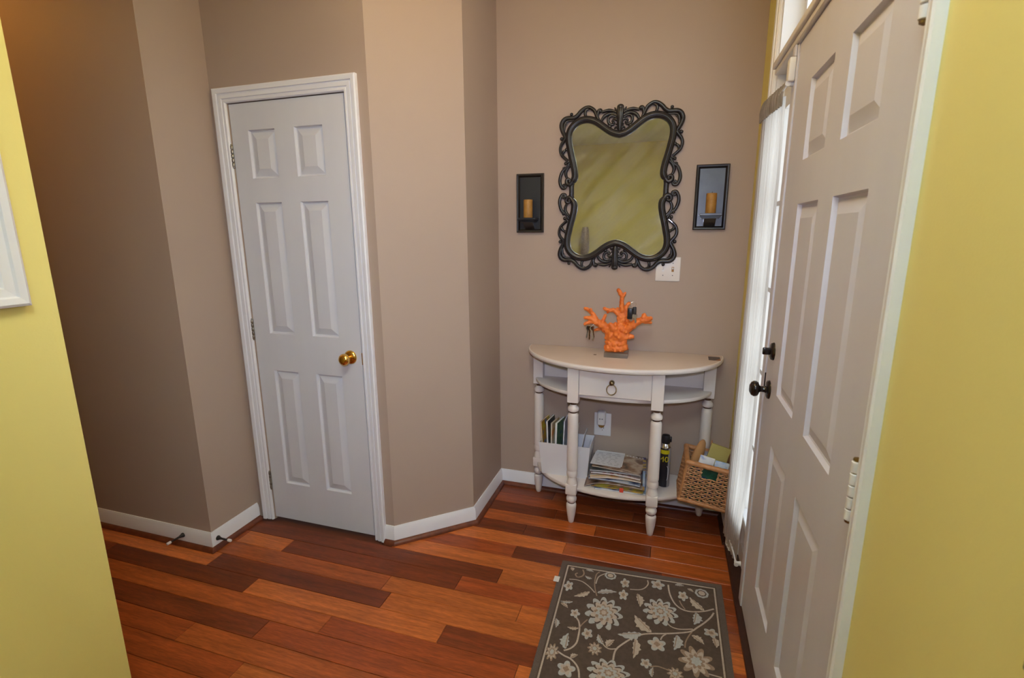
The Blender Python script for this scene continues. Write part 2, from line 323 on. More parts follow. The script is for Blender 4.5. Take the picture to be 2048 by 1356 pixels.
MIRROR_STROKES = {
    'frame': [(-0.0015, 0.2591), (-0.0317, 0.2676), (-0.0606, 0.2845), (-0.0898, 0.3065), (-0.1153, 0.3233), (-0.1407, 0.3335), (-0.1661, 0.3369), (-0.195, 0.332), (-0.2203, 0.3184), (-0.2402, 0.2958), (-0.2489, 0.2688), (-0.2483, 0.2342), (-0.2409, 0.199), (-0.2319, 0.1601), (-0.2218, 0.121), (-0.2155, 0.0889), (-0.2157, 0.0641), (-0.2259, 0.0449)],
    'frame_scroll': [(-0.2259, 0.0449), (-0.2388, 0.031), (-0.2541, 0.0369), (-0.257, 0.0513), (-0.2469, 0.0581), (-0.238, 0.0507), (-0.2402, 0.0436)],
    'mid': [(-0.2287, 0.0378), (-0.2311, 0.0254), (-0.2308, 0.0092)],
    'crown': [(-0.103, 0.3309), (-0.1144, 0.3518), (-0.1258, 0.3759), (-0.1495, 0.391), (-0.171, 0.3893), (-0.1924, 0.3757), (-0.2066, 0.3599), (-0.2247, 0.3493), (-0.2467, 0.3491), (-0.267, 0.3471), (-0.2817, 0.3361), (-0.2888, 0.316), (-0.2828, 0.2915), (-0.2713, 0.2701), (-0.2654, 0.2559), (-0.2746, 0.2426), (-0.2874, 0.2259), (-0.2928, 0.2052), (-0.2867, 0.1803), (-0.2695, 0.1619), (-0.2523, 0.147)],
    'crown_in': [(-0.1627, 0.345), (-0.1703, 0.3624), (-0.1672, 0.3789), (-0.1529, 0.3846)],
    'bud_a': [(-0.232, 0.3498), (-0.2378, 0.3655)],
    'bud_b': [(-0.2692, 0.2596), (-0.286, 0.2537)],
    'leaf_b': [(-0.2811, 0.18), (-0.2737, 0.1937), (-0.2607, 0.2018)],
    'bud_c': [(-0.2503, 0.1434), (-0.2633, 0.1352)],
    'corner': [(-0.2735, 0.291), (-0.2721, 0.3184), (-0.2594, 0.3347), (-0.2207, 0.3372)],
    'volute': [(-0.1085, 0.3346), (-0.1091, 0.3547), (-0.1043, 0.3727), (-0.0955, 0.3754), (-0.0918, 0.3685), (-0.1005, 0.3658)],
    'palm_a': [(-0.0881, 0.3649), (-0.0601, 0.3712), (-0.0354, 0.3677), (-0.007, 0.3541)],
    'palm_b': [(-0.0903, 0.3233), (-0.0785, 0.3426), (-0.056, 0.3543), (-0.0279, 0.354), (-0.0065, 0.3409)],
    'palm_c': [(-0.015, 0.3349), (-0.0345, 0.3445), (-0.0503, 0.3423), (-0.0576, 0.3295), (-0.0527, 0.3125), (-0.0366, 0.3048), (-0.027, 0.3108), (-0.0335, 0.3162)],
    'side_a': [(-0.2409, 0.143), (-0.2592, 0.112), (-0.276, 0.102), (-0.2871, 0.081), (-0.2924, 0.0561), (-0.2894, 0.0344), (-0.2785, 0.0161), (-0.2632, 0.0174), (-0.2615, 0.0299), (-0.273, 0.0321), (-0.2767, 0.0232)],
    'side_b': [(-0.2369, 0.1287), (-0.2535, 0.1117), (-0.2626, 0.0908), (-0.2585, 0.071), (-0.2468, 0.0545)],
    'side_c': [(-0.2592, 0.1137), (-0.2732, 0.1125)],
}
# crest column: [(0.0004, 0.3864), (-0.0024, 0.2809)]
RUG_VINES = [[(-0.203, 1.8), (-0.215, 1.837), (-0.223, 1.878), (-0.223, 1.93), (-0.211, 1.953)], [(-0.214, 1.817), (-0.239, 1.844), (-0.272, 1.867), (-0.302, 1.872), (-0.331, 1.867)], [(-0.217, 1.872), (-0.212, 1.918), (-0.186, 1.949)], [(-0.285, 1.946), (-0.276, 1.922), (-0.282, 1.901), (-0.3, 1.891), (-0.311, 1.907), (-0.303, 1.917)], [(-0.007, 1.958), (-0.004, 1.934), (-0.017, 1.905), (-0.039, 1.888), (-0.075, 1.88)], [(0.078, 1.955), (0.083, 1.907), (0.096, 1.864), (0.113, 1.837), (0.138, 1.822), (0.172, 1.823), (0.215, 1.839), (0.252, 1.863)], [(0.122, 1.872), (0.13, 1.849), (0.143, 1.827)], [(0.25, 1.841), (0.237, 1.813), (0.211, 1.775), (0.185, 1.744), (0.16, 1.716), (0.119, 1.696), (0.071, 1.678), (0.019, 1.662), (-0.017, 1.646), (-0.051, 1.616), (-0.081, 1.58), (-0.098, 1.554), (-0.104, 1.532), (-0.105, 1.502)], [(0.075, 1.733), (0.091, 1.718), (0.12, 1.715), (0.168, 1.73)], [(0.164, 1.715), (0.151, 1.689), (0.14, 1.658), (0.137, 1.631)], [(0.071, 1.675), (0.059, 1.661), (0.052, 1.642)], [(-0.264, 1.66), (-0.25, 1.64), (-0.242, 1.608), (-0.24, 1.569), (-0.242, 1.536), (-0.257, 1.508), (-0.279, 1.491)], [(-0.22, 1.661), (-0.234, 1.636), (-0.243, 1.613)], [(-0.166, 1.597), (-0.147, 1.56), (-0.125, 1.546), (-0.098, 1.554)], [(-0.301, 1.482), (-0.274, 1.47), (-0.249, 1.463), (-0.226, 1.445), (-0.214, 1.425), (-0.207, 1.396)], [(0.02, 1.511), (0.043, 1.52), (0.065, 1.518), (0.08, 1.515)], [(0.182, 1.542), (0.218, 1.539), (0.253, 1.537)]]
RUG_FLOWERS = [('peony', -0.164, 1.714, 0.07, 0.084), ('peony', 0.049, 1.786, 0.064, 0.069), ('star', 0.173, 1.58, 0.058, 0.064), ('peony', -0.114, 1.442, 0.07, 0.056), ('ring', -0.163, 1.941, 0.024, 0.023), ('ring', 0.211, 1.941, 0.026, 0.026), ('tulip', -0.272, 1.679, 0.019, 0.023), ('tulip', 0.136, 1.903, 0.02, 0.028), ('tulip', -0.21, 1.592, 0.02, 0.026), ('star', -0.174, 1.531, 0.025, 0.029), ('tulip', 0.04, 1.617, 0.032, 0.032), ('tulip', -0.256, 1.417, 0.031, 0.033), ('star', -0.318, 1.472, 0.023, 0.038), ('tulip', 0.005, 1.521, 0.019, 0.02), ('star', 0.102, 1.506, 0.026, 0.026), ('tulip', -0.326, 1.825, 0.019, 0.031), ('tulip', -0.098, 1.912, 0.019, 0.029), ('tulip', -0.099, 1.838, 0.019, 0.03), ('tulip', 0.035, 1.942, 0.028, 0.029), ('tulip', 0.232, 1.73, 0.027, 0.022)]
RUG_LEAVES = [((-0.235, 1.817), (-0.293, 1.772), 0.018), ((-0.203, 1.82), (-0.127, 1.847), 0.02), ((-0.044, 1.862), (-0.029, 1.79), 0.022), ((-0.238, 1.899), (-0.269, 1.909), 0.012), ((0.215, 1.843), (0.162, 1.904), 0.024), ((0.184, 1.821), (0.173, 1.755), 0.027), ((0.019, 1.668), (-0.047, 1.738), 0.032), ((-0.017, 1.651), (-0.101, 1.623), 0.029), ((-0.036, 1.621), (-0.038, 1.53), 0.022), ((0.111, 1.682), (0.099, 1.609), 0.027), ((0.163, 1.698), (0.204, 1.667), 0.019), ((-0.276, 1.5), (-0.278, 1.574), 0.025), ((-0.246, 1.609), (-0.288, 1.602), 0.012), ((-0.147, 1.56), (-0.171, 1.601), 0.016), ((-0.134, 1.553), (-0.11, 1.592), 0.019), ((-0.292, 1.739), (-0.341, 1.728), 0.011), ((-0.337, 1.719), (-0.305, 1.7), 0.013), ((-0.338, 1.631), (-0.329, 1.587), 0.015), ((-0.25, 1.467), (-0.227, 1.487), 0.014), ((0.027, 1.472), (0.03, 1.512), 0.012), ((0.238, 1.71), (0.246, 1.664), 0.02), ((-0.271, 1.95), (-0.237, 1.945), 0.011), ((-0.338, 1.946), (-0.327, 1.926), 0.013), ((0.106, 1.963), (0.142, 1.967), 0.012), ((0.155, 1.954), (0.179, 1.94), 0.01)]
CORAL_BRANCHES = [[(-0.0514, 0.0, 0.0389, 0.0179), (-0.0268, -0.0055, 0.0437, 0.0193), (-0.0021, -0.0055, 0.0437, 0.0193), (0.0284, 0.0, 0.0488, 0.0179)], [(-0.0514, 0.0165, 0.0389, 0.0165), (-0.0143, 0.022, 0.0413, 0.0179), (0.0284, 0.0165, 0.0472, 0.0165)], [(-0.043, 0.0, 0.0652, 0.0193), (-0.0092, 0.0, 0.0705, 0.0248), (0.0242, 0.0, 0.0757, 0.0179)], [(-0.0412, 0.0, 0.1006, 0.022), (-0.0107, 0.0, 0.1087, 0.0303), (0.02, 0.0, 0.104, 0.0234)], [(-0.0482, 0.0, 0.1257, 0.0193), (-0.0178, 0.0028, 0.1337, 0.0248), (0.0249, 0.0, 0.1328, 0.022)], [(-0.0546, 0.0, 0.1317, 0.0193), (-0.074, -0.0055, 0.1562, 0.0171), (-0.0992, -0.011, 0.1645, 0.0154), (-0.1215, -0.0165, 0.1793, 0.0132), (-0.1406, -0.0193, 0.1912, 0.0105), (-0.1658, -0.022, 0.1932, 0.0072)], [(-0.1123, -0.0138, 0.1861, 0.0116), (-0.1286, -0.0083, 0.2108, 0.0099), (-0.151, -0.0055, 0.2288, 0.0083), (-0.1701, -0.0028, 0.2376, 0.0066)], [(-0.1333, -0.0083, 0.2106, 0.0077), (-0.1403, -0.0165, 0.2356, 0.0063)], [(-0.1182, -0.0165, 0.1763, 0.0096), (-0.1525, -0.022, 0.1683, 0.0077), (-0.165, -0.0248, 0.1613, 0.0072)], [(-0.0674, 0.0, 0.1438, 0.0096), (-0.0951, 0.0055, 0.1344, 0.0077), (-0.1168, 0.0083, 0.1284, 0.0063)], [(-0.0808, -0.0055, 0.1749, 0.0088), (-0.0722, -0.0028, 0.1943, 0.0074), (-0.0689, 0.0, 0.207, 0.0061)], [(0.0064, 0.0, 0.1413, 0.0207), (0.0084, 0.0055, 0.1823, 0.016), (0.0007, 0.0055, 0.2069, 0.0132), (-0.0151, 0.0028, 0.225, 0.011), (-0.0306, 0.0, 0.2331, 0.0099), (-0.052, -0.0055, 0.2328, 0.0083), (-0.0738, -0.011, 0.2414, 0.0069)], [(-0.0122, 0.0028, 0.2267, 0.0072), (-0.0106, 0.0055, 0.2423, 0.0055)], [(-0.0519, -0.0055, 0.2297, 0.0066), (-0.0577, -0.0028, 0.2201, 0.005)], [(0.0197, 0.0083, 0.1859, 0.0165), (0.0152, 0.0083, 0.2231, 0.0121), (0.0097, 0.0055, 0.254, 0.0105), (0.0083, 0.0028, 0.2817, 0.0094), (0.009, 0.0, 0.3032, 0.0091), (-0.0008, -0.0028, 0.3213, 0.0094), (-0.0087, -0.0055, 0.3333, 0.0088)], [(0.0135, 0.0, 0.3034, 0.0077), (0.0233, 0.0028, 0.319, 0.0055)], [(0.0252, 0.0083, 0.1987, 0.0138), (0.0292, 0.0138, 0.233, 0.0105), (0.032, 0.0165, 0.2533, 0.0083), (0.0433, 0.0193, 0.2676, 0.0077)], [(0.031, 0.0, 0.1331, 0.0207), (0.0542, -0.0055, 0.1547, 0.0174), (0.0773, -0.011, 0.1731, 0.0154), (0.0976, -0.0138, 0.1865, 0.0138), (0.1147, -0.0165, 0.1996, 0.0121), (0.1191, -0.0165, 0.2183, 0.0088)], [(0.1151, -0.0138, 0.1904, 0.0116), (0.1354, -0.0193, 0.1975, 0.011), (0.1511, -0.0248, 0.2059, 0.0077)], [(0.1214, -0.011, 0.183, 0.0083), (0.1509, -0.0083, 0.1813, 0.0061)], [(0.0382, 0.0, 0.1051, 0.0165), (0.0668, -0.0028, 0.1067, 0.0091)], [(-0.0244, -0.0165, 0.146, 0.0193), (-0.0405, -0.022, 0.1673, 0.0077)], [(-0.0185, -0.0193, 0.1526, 0.0138), (-0.0161, -0.0248, 0.1701, 0.0077)], [(0.0446, 0.0055, 0.1684, 0.011), (0.0411, 0.0083, 0.1807, 0.0077)]]

# ---------------------------------------------------------------- the setting
XA, YA = -2.008, 1.591        # corner of the dark hall wall
YB = 1.892                    # closet wall
XC = -1.197                   # closet wall / diagonal
XD, YD = -0.893, 2.167        # diagonal / short return
YE = 2.616                    # back wall
XF = 0.356                    # front door wall
XY, YY = -1.467, 0.8425       # end of the yellow wall
H = 2.74; XL = -4.5; YR = -2.5; TH = 0.12

struct('ceiling', bx(XL - TH, XF + 0.2, YR - TH, YE + TH, H, H + TH), 'ceiling_paint')
struct('wall_hall', bx(XL, XA, YA, YA + TH, 0, H), 'taupe_paint')
struct('wall_left', bx(XA - TH, XA, YA + TH, YB + TH, 0, H), 'taupe_paint')
b = new()                                                    # closet wall round its door opening
box(b, XA, -1.916, YB, YB + TH, 0, H); box(b, -1.309, XC, YB, YB + TH, 0, H); box(b, -1.916, -1.309, YB, YB + TH, 2.049, H)
box(b, -1.916, -1.309, YB + 0.07, YB + TH, 0, 2.049)
struct('wall_closet', b, 'taupe_paint')
b = new(); prism(b, [(XC, YB), (XD, YD), (XD - TH, YD), (XC, YB + TH)], 0, H); struct('wall_diagonal', b, 'taupe_paint')
struct('wall_return', bx(XD - TH, XD, YD, YE, 0, H), 'taupe_paint')
struct('wall_back', bx(XD - TH, XF, YE, YE + TH, 0, H), 'taupe_paint')
struct('wall_foyer', bx(XY - TH, XY, YR, YY, 0, H), 'yellow_paint')
struct('wall_passage', bx(XL, XY - TH, YY - TH, YY, 0, H), 'yellow_paint')
struct('wall_passage_end', bx(XL - TH, XL, YY - TH, YA + TH, 0, H), 'taupe_paint')
struct('wall_rear', bx(XY - TH, XF, YR - TH, YR, 0, H), 'yellow_paint')
DW = XF + 0.165
O0, O1, OT = 0.945, 2.265, 2.52                               # opening for the entrance unit
b = new(); box(b, XF, DW, YR - TH, O0, 0, H); box(b, XF, DW, O1, YE + TH, 0, H); box(b, XF, DW, O0, O1, OT, H)
struct('wall_door', b, 'yellow_paint')

# floor of wide red-brown planks
floor = struct('floor', bx(XL - TH, DW, YR - TH, YE + TH, -0.06, -0.014), 'subfloor')
D_, M_, L_, K_ = (0.190, 0.039, 0.010), (0.310, 0.063, 0.014), (0.530, 0.140, 0.030), (0.410, 0.095, 0.020)
KNOWN = {8: ([-1.197, -0.30], [L_, M_]), 7: ([-2.03, -0.63, -0.12], [D_, L_, M_]), 6: ([-2.03, -1.956, -1.688, -0.789, -0.1], [M_, L_, D_, M_, K_]),
         5: ([-2.03, -1.088, -0.487], [K_, L_, L_]), 4: ([XL, -2.95, -1.94, -1.035, 0.12], [D_, L_, D_, L_, M_]), 3: ([XL, -2.5, -1.64, -0.738, 0.0], [M_, D_, L_, D_, K_]),
         2: ([XL, -2.7, -1.19, -0.42], [K_, K_, M_, L_]), 1: ([XL, -2.9, -1.41, -0.55], [M_, D_, M_, K_]), 0: ([XL, -2.4, -1.68, -0.72, 0.1], [L_, M_, K_, M_, D_]),
         -1: ([XL, -2.9, -1.35, -0.5], [K_, M_, L_, D_]), 9: ([-1.25, -0.62, 0.05], [M_, D_, M_]), 10: ([-1.25, -0.398], [L_, K_]), 11: ([-1.25, -0.62, -0.002], [D_, D_, K_]),
         12: ([-1.0, -0.275], [K_, M_]), 13: ([-1.0, -0.5, 0.06], [D_, D_, M_]), 14: ([-1.0, -0.1], [M_, D_]), 15: ([-1.0, -0.55], [D_, M_]), 16: ([-1.0, 0.0], [K_, D_])}
for k in range(-14, 17):
    y0 = 1.122 + 0.092 * k; y1 = min(y0 + 0.092, YE)
    left = XL if y0 < 1.49 else (XA - 0.03 if y0 < 1.85 else (XC - 0.05 if y0 < 2.1 else XD - 0.03))
    if k in KNOWN: xs, cs = KNOWN[k]
    else:
        xs = [left]; x = left + random.uniform(0.3, 0.9)
        while x < XF - 0.2: xs.append(x); x += random.uniform(0.45, 1.15)
        cs = [random.choice([D_, M_, M_, K_, K_, L_]) for _ in xs]
    ends = xs[1:] + [XF]
    for x0, x1, c in zip(xs, ends, cs):
        g = 0.0008; b = new(); box(b, -(x1 - x0) / 2 + g, (x1 - x0) / 2 - g, -(y1 - y0) / 2 + g, (y1 - y0) / 2 - g, -0.014, 0.0)
        top = [e for e in b.edges if all(v.co.z > -0.001 for v in e.verts)]
        bmesh.ops.bevel(b, geom=top, offset=0.0011, segments=1, affect='EDGES')
        v = random.uniform(0.84, 1.14)
        o = obj('plank', b, 'plank_wood', floor, color=scale3(c, v)); o.location = ((x0 + x1) / 2, (y0 + y1) / 2, 0)

# baseboards with a wooden shoe moulding at their foot
BASE = [(0.0, 0.0), (0.013, 0.0), (0.013, 0.066), (0.0105, 0.071), (0.010, 0.080), (0.006, 0.086), (0.005, 0.0905), (0.0, 0.0905)]
SHOE = [(0.013, 0.0), (0.031, 0.0), (0.0305, 0.006), (0.028, 0.0115), (0.0235, 0.0165), (0.018, 0.0195), (0.013, 0.0205)]
def runs(path, names, start_butt=True, end_butt=True, shoe='shoe_wood'):
    P = [Vector(p) for p in path]; nrm = []
    for i in range(len(P) - 1):
        d = (P[i + 1] - P[i]).normalized(); nrm.append(Vector((d.y, -d.x)))
    off = []
    for i in range(len(P)):
        if i == 0: off.append(nrm[0])
        elif i == len(P) - 1: off.append(nrm[-1])
        else:
            m = (nrm[i - 1] + nrm[i]).normalized(); off.append(m / m.dot(nrm[i]))
    def piece(prof, i, name, m, parent=None):
        b = new(); A = [b.verts.new((*(P[i] + off[i] * u), z)) for u, z in prof]; B = [b.verts.new((*(P[i + 1] + off[i + 1] * u), z)) for u, z in prof]
        n = len(prof)
        for k in range(n): b.faces.new((A[k], A[(k + 1) % n], B[(k + 1) % n], B[k]))
        b.faces.new(A[::-1]); b.faces.new(B); recalc(b)
        return obj(name, b, m, parent, smooth=35)
    for i, nm in enumerate(names):
        o = piece(BASE, i, 'baseboard_' + nm, 'white_trim'); o['kind'] = 'structure'
        piece(SHOE, i, 'shoe_molding', shoe, o)
runs([(XL, YA), (XA, YA), (XA, YB - 0.022)], ['hall', 'left'])
runs([(-1.243, YB), (XC, YB), (XD, YD), (XD, YE), (XF, YE)], ['closet', 'diagonal', 'return', 'back'])
runs([(XF, YE - 0.0135), (XF, 2.335)], ['corner'], shoe='threshold_wood')
runs([(XF, 0.925), (XF, YR)], ['door_wall'])
runs([(XY, YR), (XY, YY)], ['foyer'])

# mitred casings
CAS = [(0.0, 0.0), (0.0, 0.006), (0.004, 0.0115), (0.011, 0.0115), (0.013, 0.0085), (0.017, 0.0085), (0.019, 0.0130), (0.033, 0.0145), (0.035, 0.0110), (0.039, 0.0110), (0.041, 0.0170), (0.056, 0.0190), (0.062, 0.0160), (0.062, 0.0)]
def casing(bm, a0, a1, zt, place, prof=CAS, near=1.0):
    inner = [(a0, 0.0), (a0, zt), (a1, zt), (a1, 0.0)]; dirs = [(-near, 0), (-near, 1), (1, 1), (1, 0)]; rings = []
    for (a, z), (da, dz) in zip(inner, dirs): rings.append([bm.verts.new(place(a + da * u, z + dz * u, v)) for u, v in prof])
    n = len(prof)
    for i in range(3):
        for k in range(n): bm.faces.new((rings[i][k], rings[i][(k + 1) % n], rings[i + 1][(k + 1) % n], rings[i + 1][k]))
    bm.faces.new(rings[0]); bm.faces.new(rings[3][::-1]); return recalc(bm)
struct('trim_1', casing(new(), -1.920, -1.305, 2.049, lambda a, z, v: (a, YB - v, z)), 'white_trim', smooth=30)
b = casing(new(), 0.968, 2.268, 2.515, lambda a, z, v: (XF - v, a, z), near=0.68); struct('trim_2', b, 'lit_trim', smooth=30)

# six-panel doors
def panel_door(name, W, z0, z1, T, cols, rows, m, loc, rot, bev=0.040, label=None):
    """door leaf in its own frame: x across, z up, front face at y = 0 looking to -y; each moulded panel a part"""
    root = sempty(name, loc, rot, label)
    xs = sorted({0.0, W, *[v for c in cols for v in c]}); zs = sorted({z0, z1, *[v for r in rows for v in r]})
    b = new(); G = [[b.verts.new((x, 0, z)) for x in xs] for z in zs]
    ip = lambda x, z: any(c[0] <= x <= c[1] for c in cols) and any(r[0] <= z <= r[1] for r in rows)
    for i in range(len(zs) - 1):
        for j in range(len(xs) - 1):
            if not ip((xs[j] + xs[j + 1]) / 2, (zs[i] + zs[i + 1]) / 2): b.faces.new((G[i][j], G[i][j + 1], G[i + 1][j + 1], G[i + 1][j]))
    q = [(0, z0), (W, z0), (W, z1), (0, z1)]
    for i in range(4):
        (ax, az), (cx, cz) = q[i], q[(i + 1) % 4]; poly(b, [(ax, 0, az), (ax, T, az), (cx, T, cz), (cx, 0, cz)])
    poly(b, [(0, T, z0), (0, T, z1), (W, T, z1), (W, T, z0)])
    obj('leaf', b, m, root, world=False)
    for c in cols:
        for r in rows:
            b = new(); prev = None
            for o_, d in ((0.0, 0.0), (0.004, 0.0115), (0.009, 0.0125), (bev, 0.0020)):
                ring = [b.verts.new(p) for p in ((c[0] + o_, d, r[0] + o_), (c[1] - o_, d, r[0] + o_), (c[1] - o_, d, r[1] - o_), (c[0] + o_, d, r[1] - o_))]
                if prev:
                    for k in range(4): b.faces.new((prev[k], prev[(k + 1) % 4], ring[(k + 1) % 4], ring[k]))
                prev = ring
            b.faces.new(prev); obj('panel', b, m, root, world=False)
    return root
def hinge(root, x, y, z0, z1, m, r=0.0065, tipm=None, leaf=0.03):
    b = new(); n = 5; h = (z1 - z0) / n
    for i in range(n): lathe(b, [(r * 0.85, z0 + i * h + 0.0011), (r, z0 + i * h + 0.0025), (r, z0 + (i + 1) * h - 0.0025), (r * 0.85, z0 + (i + 1) * h - 0.0011)], (x, y, 0), seg=12)
    o = obj('hinge', b, m, root, world=False, smooth=40)
    b = new(); lathe(b, [(0.002, z1), (r * 0.8, z1 + 0.001), (r * 0.7, z1 + 0.005), (0.001, z1 + 0.007)], (x, y, 0), seg=10); lathe(b, [(0.001, z0 - 0.007), (r * 0.75, z0 - 0.004), (r * 0.8, z0)], (x, y, 0), seg=10)
    lathe(b, [(r * 0.5, z0), (r * 0.5, z1)], (x, y, 0), seg=8); obj('pin', b, tipm or m, o, world=False, smooth=40)

d1 = panel_door('door_1', 0.599, 0.015, 2.045, 0.035, [(0.092, 0.236), (0.338, 0.484)], [(0.220, 0.825), (1.009, 1.620), (1.726, 1.932)], 'door_white', (-1.9125, YB + 0.002, 0), (0, 0, 0))
for z0, z1 in ((0.177, 0.272), (0.978, 1.073), (1.779, 1.872)): hinge(d1, -0.004, -0.005, z0, z1, 'brushed_nickel')
kn = obj('knob', lathe(new(), [(0.0, -0.066), (0.012, -0.0655), (0.021, -0.062), (0.0265, -0.054), (0.0275, -0.046), (0.025, -0.038), (0.018, -0.031), (0.012, -0.027), (0.011, -0.018), (0.013, -0.012)], (0.538, 0, 0.922), 'y', 32), 'brass', d1, world=False, smooth=50)
obj('rosette', lathe(new(), [(0.013, -0.013), (0.020, -0.0125), (0.028, -0.009), (0.0325, -0.004), (0.033, 0.0)], (0.538, 0, 0.922), 'y', 32), 'brass', kn, world=False, smooth=50)
obj('latch_plate', bx(0.5985, 0.6025, -0.0015, 0.02, 0.890, 0.946), 'brass', d1, world=False)

# the entrance: door, mullion post, transom bar, jambs
d2 = panel_door('door_2', 0.915, 0.020, 2.052, 0.045, [(0.192, 0.410), (0.534, 0.756)], [(0.253, 0.790), (0.962, 1.558), (1.682, 1.903)], 'front_door_white', (XF + 0.001, 1.900, 0), (0, 0, -PI / 2), bev=0.042)
for z0, z1 in ((0.15, 0.26), (0.953, 1.072), (1.788, 1.90)): hinge(d2, 0.922, -0.010, z0, z1, 'rubber_white', 0.0085, 'old_brass')
kn = obj('knob', lathe(new(), [(0.0, -0.062), (0.014, -0.061), (0.023, -0.056), (0.0275, -0.048), (0.0275, -0.042), (0.023, -0.035), (0.013, -0.031), (0.010, -0.026), (0.011, -0.014), (0.016, -0.008)], (0.075, 0, 0.945), 'y', 32), 'oil_bronze', d2, world=False, smooth=50)
obj('rosette', lathe(new(), [(0.012, -0.011), (0.024, -0.010), (0.031, -0.006), (0.033, 0.0)], (0.075, 0, 0.945), 'y', 32), 'oil_bronze', kn, world=False, smooth=50)
db = obj('deadbolt', lathe(new(), [(0.0, -0.012), (0.020, -0.012), (0.028, -0.008), (0.031, 0.0)], (0.082, 0, 1.082), 'y', 32), 'oil_bronze', d2, world=False, smooth=50)
b = new(); box(b, 0.076, 0.088, -0.034, -0.010, 1.070, 1.094, bev=0.003, seg=2); obj('thumb_turn', b, 'oil_bronze', db, world=False, smooth=50)
obj('strike_plate', bx(-0.0105, -0.002, -0.0035, 0.002, 0.925, 0.985, bev=0.001), 'oil_bronze', d2, world=False)

jam = sempty('trim_3')
b = new(); box(b, XF - 0.002, DW, 0.945, 0.983, 0, OT); obj('jamb', b, 'white_trim', jam)
b = new(); box(b, XF - 0.002, DW, 2.250, 2.265, 0, OT); obj('jamb', b, 'white_trim', jam)
b = new(); box(b, XF - 0.002, DW, 0.984, 2.250, OT - 0.015, OT); obj('head', b, 'white_trim', jam)
b = new(); box(b, XF - 0.004, DW, 1.9035, 1.953, 0.0, 2.056, bev=0.002); obj('post', b, 'front_door_white', jam)
b = new(); box(b, XF - 0.012, DW, 0.984, 2.250, 2.056, 2.076, bev=0.003); box(b, XF - 0.022, DW, 0.984, 2.250, 2.076, 2.098, bev=0.004, seg=2); obj('transom_bar', b, 'sash_white', jam)
obj('threshold', bx(XF - 0.022, DW, 0.945, 2.335, -0.002, 0.017, bev=0.003), 'threshold_wood', jam)

w2 = sempty('window_2'); GX = XF + 0.065
b = new()
for y0, y1 in ((0.984, 1.03), (2.204, 2.250)): box(b, GX, GX + 0.04, y0, y1, 2.098, OT - 0.015)
for z0, z1 in ((2.098, 2.135), (OT - 0.055, OT - 0.015)): box(b, GX, GX + 0.04, 1.03, 2.204, z0, z1)
obj('window_frame', b, 'white_trim', w2)
ys = [1.03 + (2.204 - 1.03) * i / 4 for i in range(5)]
for y in ys[1:4]: obj('muntin', bx(GX + 0.006, GX + 0.034, y - 0.011, y + 0.011, 2.135, OT - 0.055), 'white_trim', w2)
for i in range(4): obj('pane', bx(GX + 0.017, GX + 0.021, ys[i] + 0.011 * (i > 0), ys[i + 1] - 0.011 * (i < 3), 2.135, OT - 0.055), 'window_glass', w2)

w1 = sempty('window_1'); SX = XF + 0.030
b = new()
box(b, SX, SX + 0.04, 1.953, 1.985, 0.017, 2.056); box(b, SX, SX + 0.04, 2.218, 2.250, 0.017, 2.056)
box(b, SX, SX + 0.04, 1.985, 2.218, 1.93, 2.056); box(b, SX, SX + 0.04, 1.985, 2.218, 0.017, 0.10)
obj('window_frame', b, 'sash_white', w1)
obj('panel', bx(SX + 0.012, SX + 0.03, 1.985, 2.218, 0.10, 0.245), 'sash_white', w1)
obj('window_sill', bx(SX - 0.016, SX + 0.04, 1.985, 2.218, 0.245, 0.275, bev=0.004, seg=2), 'white_trim', w1)
zs = [0.275, 0.571, 0.909, 1.25, 1.584, 1.93]
for z in zs[1:5]: obj('muntin', bx(SX + 0.006, SX + 0.034, 1.985, 2.218, z - 0.009, z + 0.009), 'white_trim', w1)
for i in range(5): obj('pane', bx(SX + 0.018, SX + 0.022, 1.985, 2.218, zs[i] + 0.009 * (i > 0), zs[i + 1] - 0.009 * (i < 4)), 'window_glass', w1)

# ---------------------------------------------------------------- half-round console table
TX = -0.209
def half_round(cx, half, depth, yb, seg=40, inset=0.0):
    pts = [(cx + (half - inset) * math.cos(t), yb - (depth - inset) * math.sin(t)) for t in [PI * i / seg for i in range(seg + 1)]]
    return [(x, y) for x, y in pts[::-1]]                       # left to right along the front, closed by the straight back
def board(cx, half, depth, yb, z0, z1, r=0.006, top=0):
    """half-round board with an eased edge and a bare underside"""
    b = new(); lv = [(r * 0.8, z0), (0.0, z0 + r), (0.0, z1 - r), (r * 0.3, z1 - r * 0.3), (r, z1)]; rings = []
    for ins, z in lv: rings.append([b.verts.new((x, y, z)) for x, y in half_round(cx, half, depth, yb, inset=ins)])
    n = len(rings[0])
    for k in range(len(rings) - 1):
        for i in range(n): b.faces.new((rings[k][i], rings[k][(i + 1) % n], rings[k + 1][(i + 1) % n], rings[k + 1][i]))
    f = b.faces.new(rings[0][::-1]); f.material_index = 1; g_ = b.faces.new(rings[-1]); g_.material_index = top; recalc(b); return b
tbl = thing('console_table', 'cream half-round console table with turned legs, one drawer and two shelves', 'table', (TX, 2.45, 0))
obj('table_top', board(TX, 0.500, 0.398, 2.612, 0.847, 0.871, 0.008, 2), ['cream_paint', 'underside', 'top_reflection'], tbl, smooth=40)
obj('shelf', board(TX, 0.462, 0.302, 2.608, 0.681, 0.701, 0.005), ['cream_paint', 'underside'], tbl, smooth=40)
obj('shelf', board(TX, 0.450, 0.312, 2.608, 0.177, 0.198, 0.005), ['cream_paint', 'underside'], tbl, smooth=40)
obj('back_rail', bx(TX - 0.42, TX + 0.42, 2.588, 2.604, 0.701, 0.847), 'cream_paint', tbl)
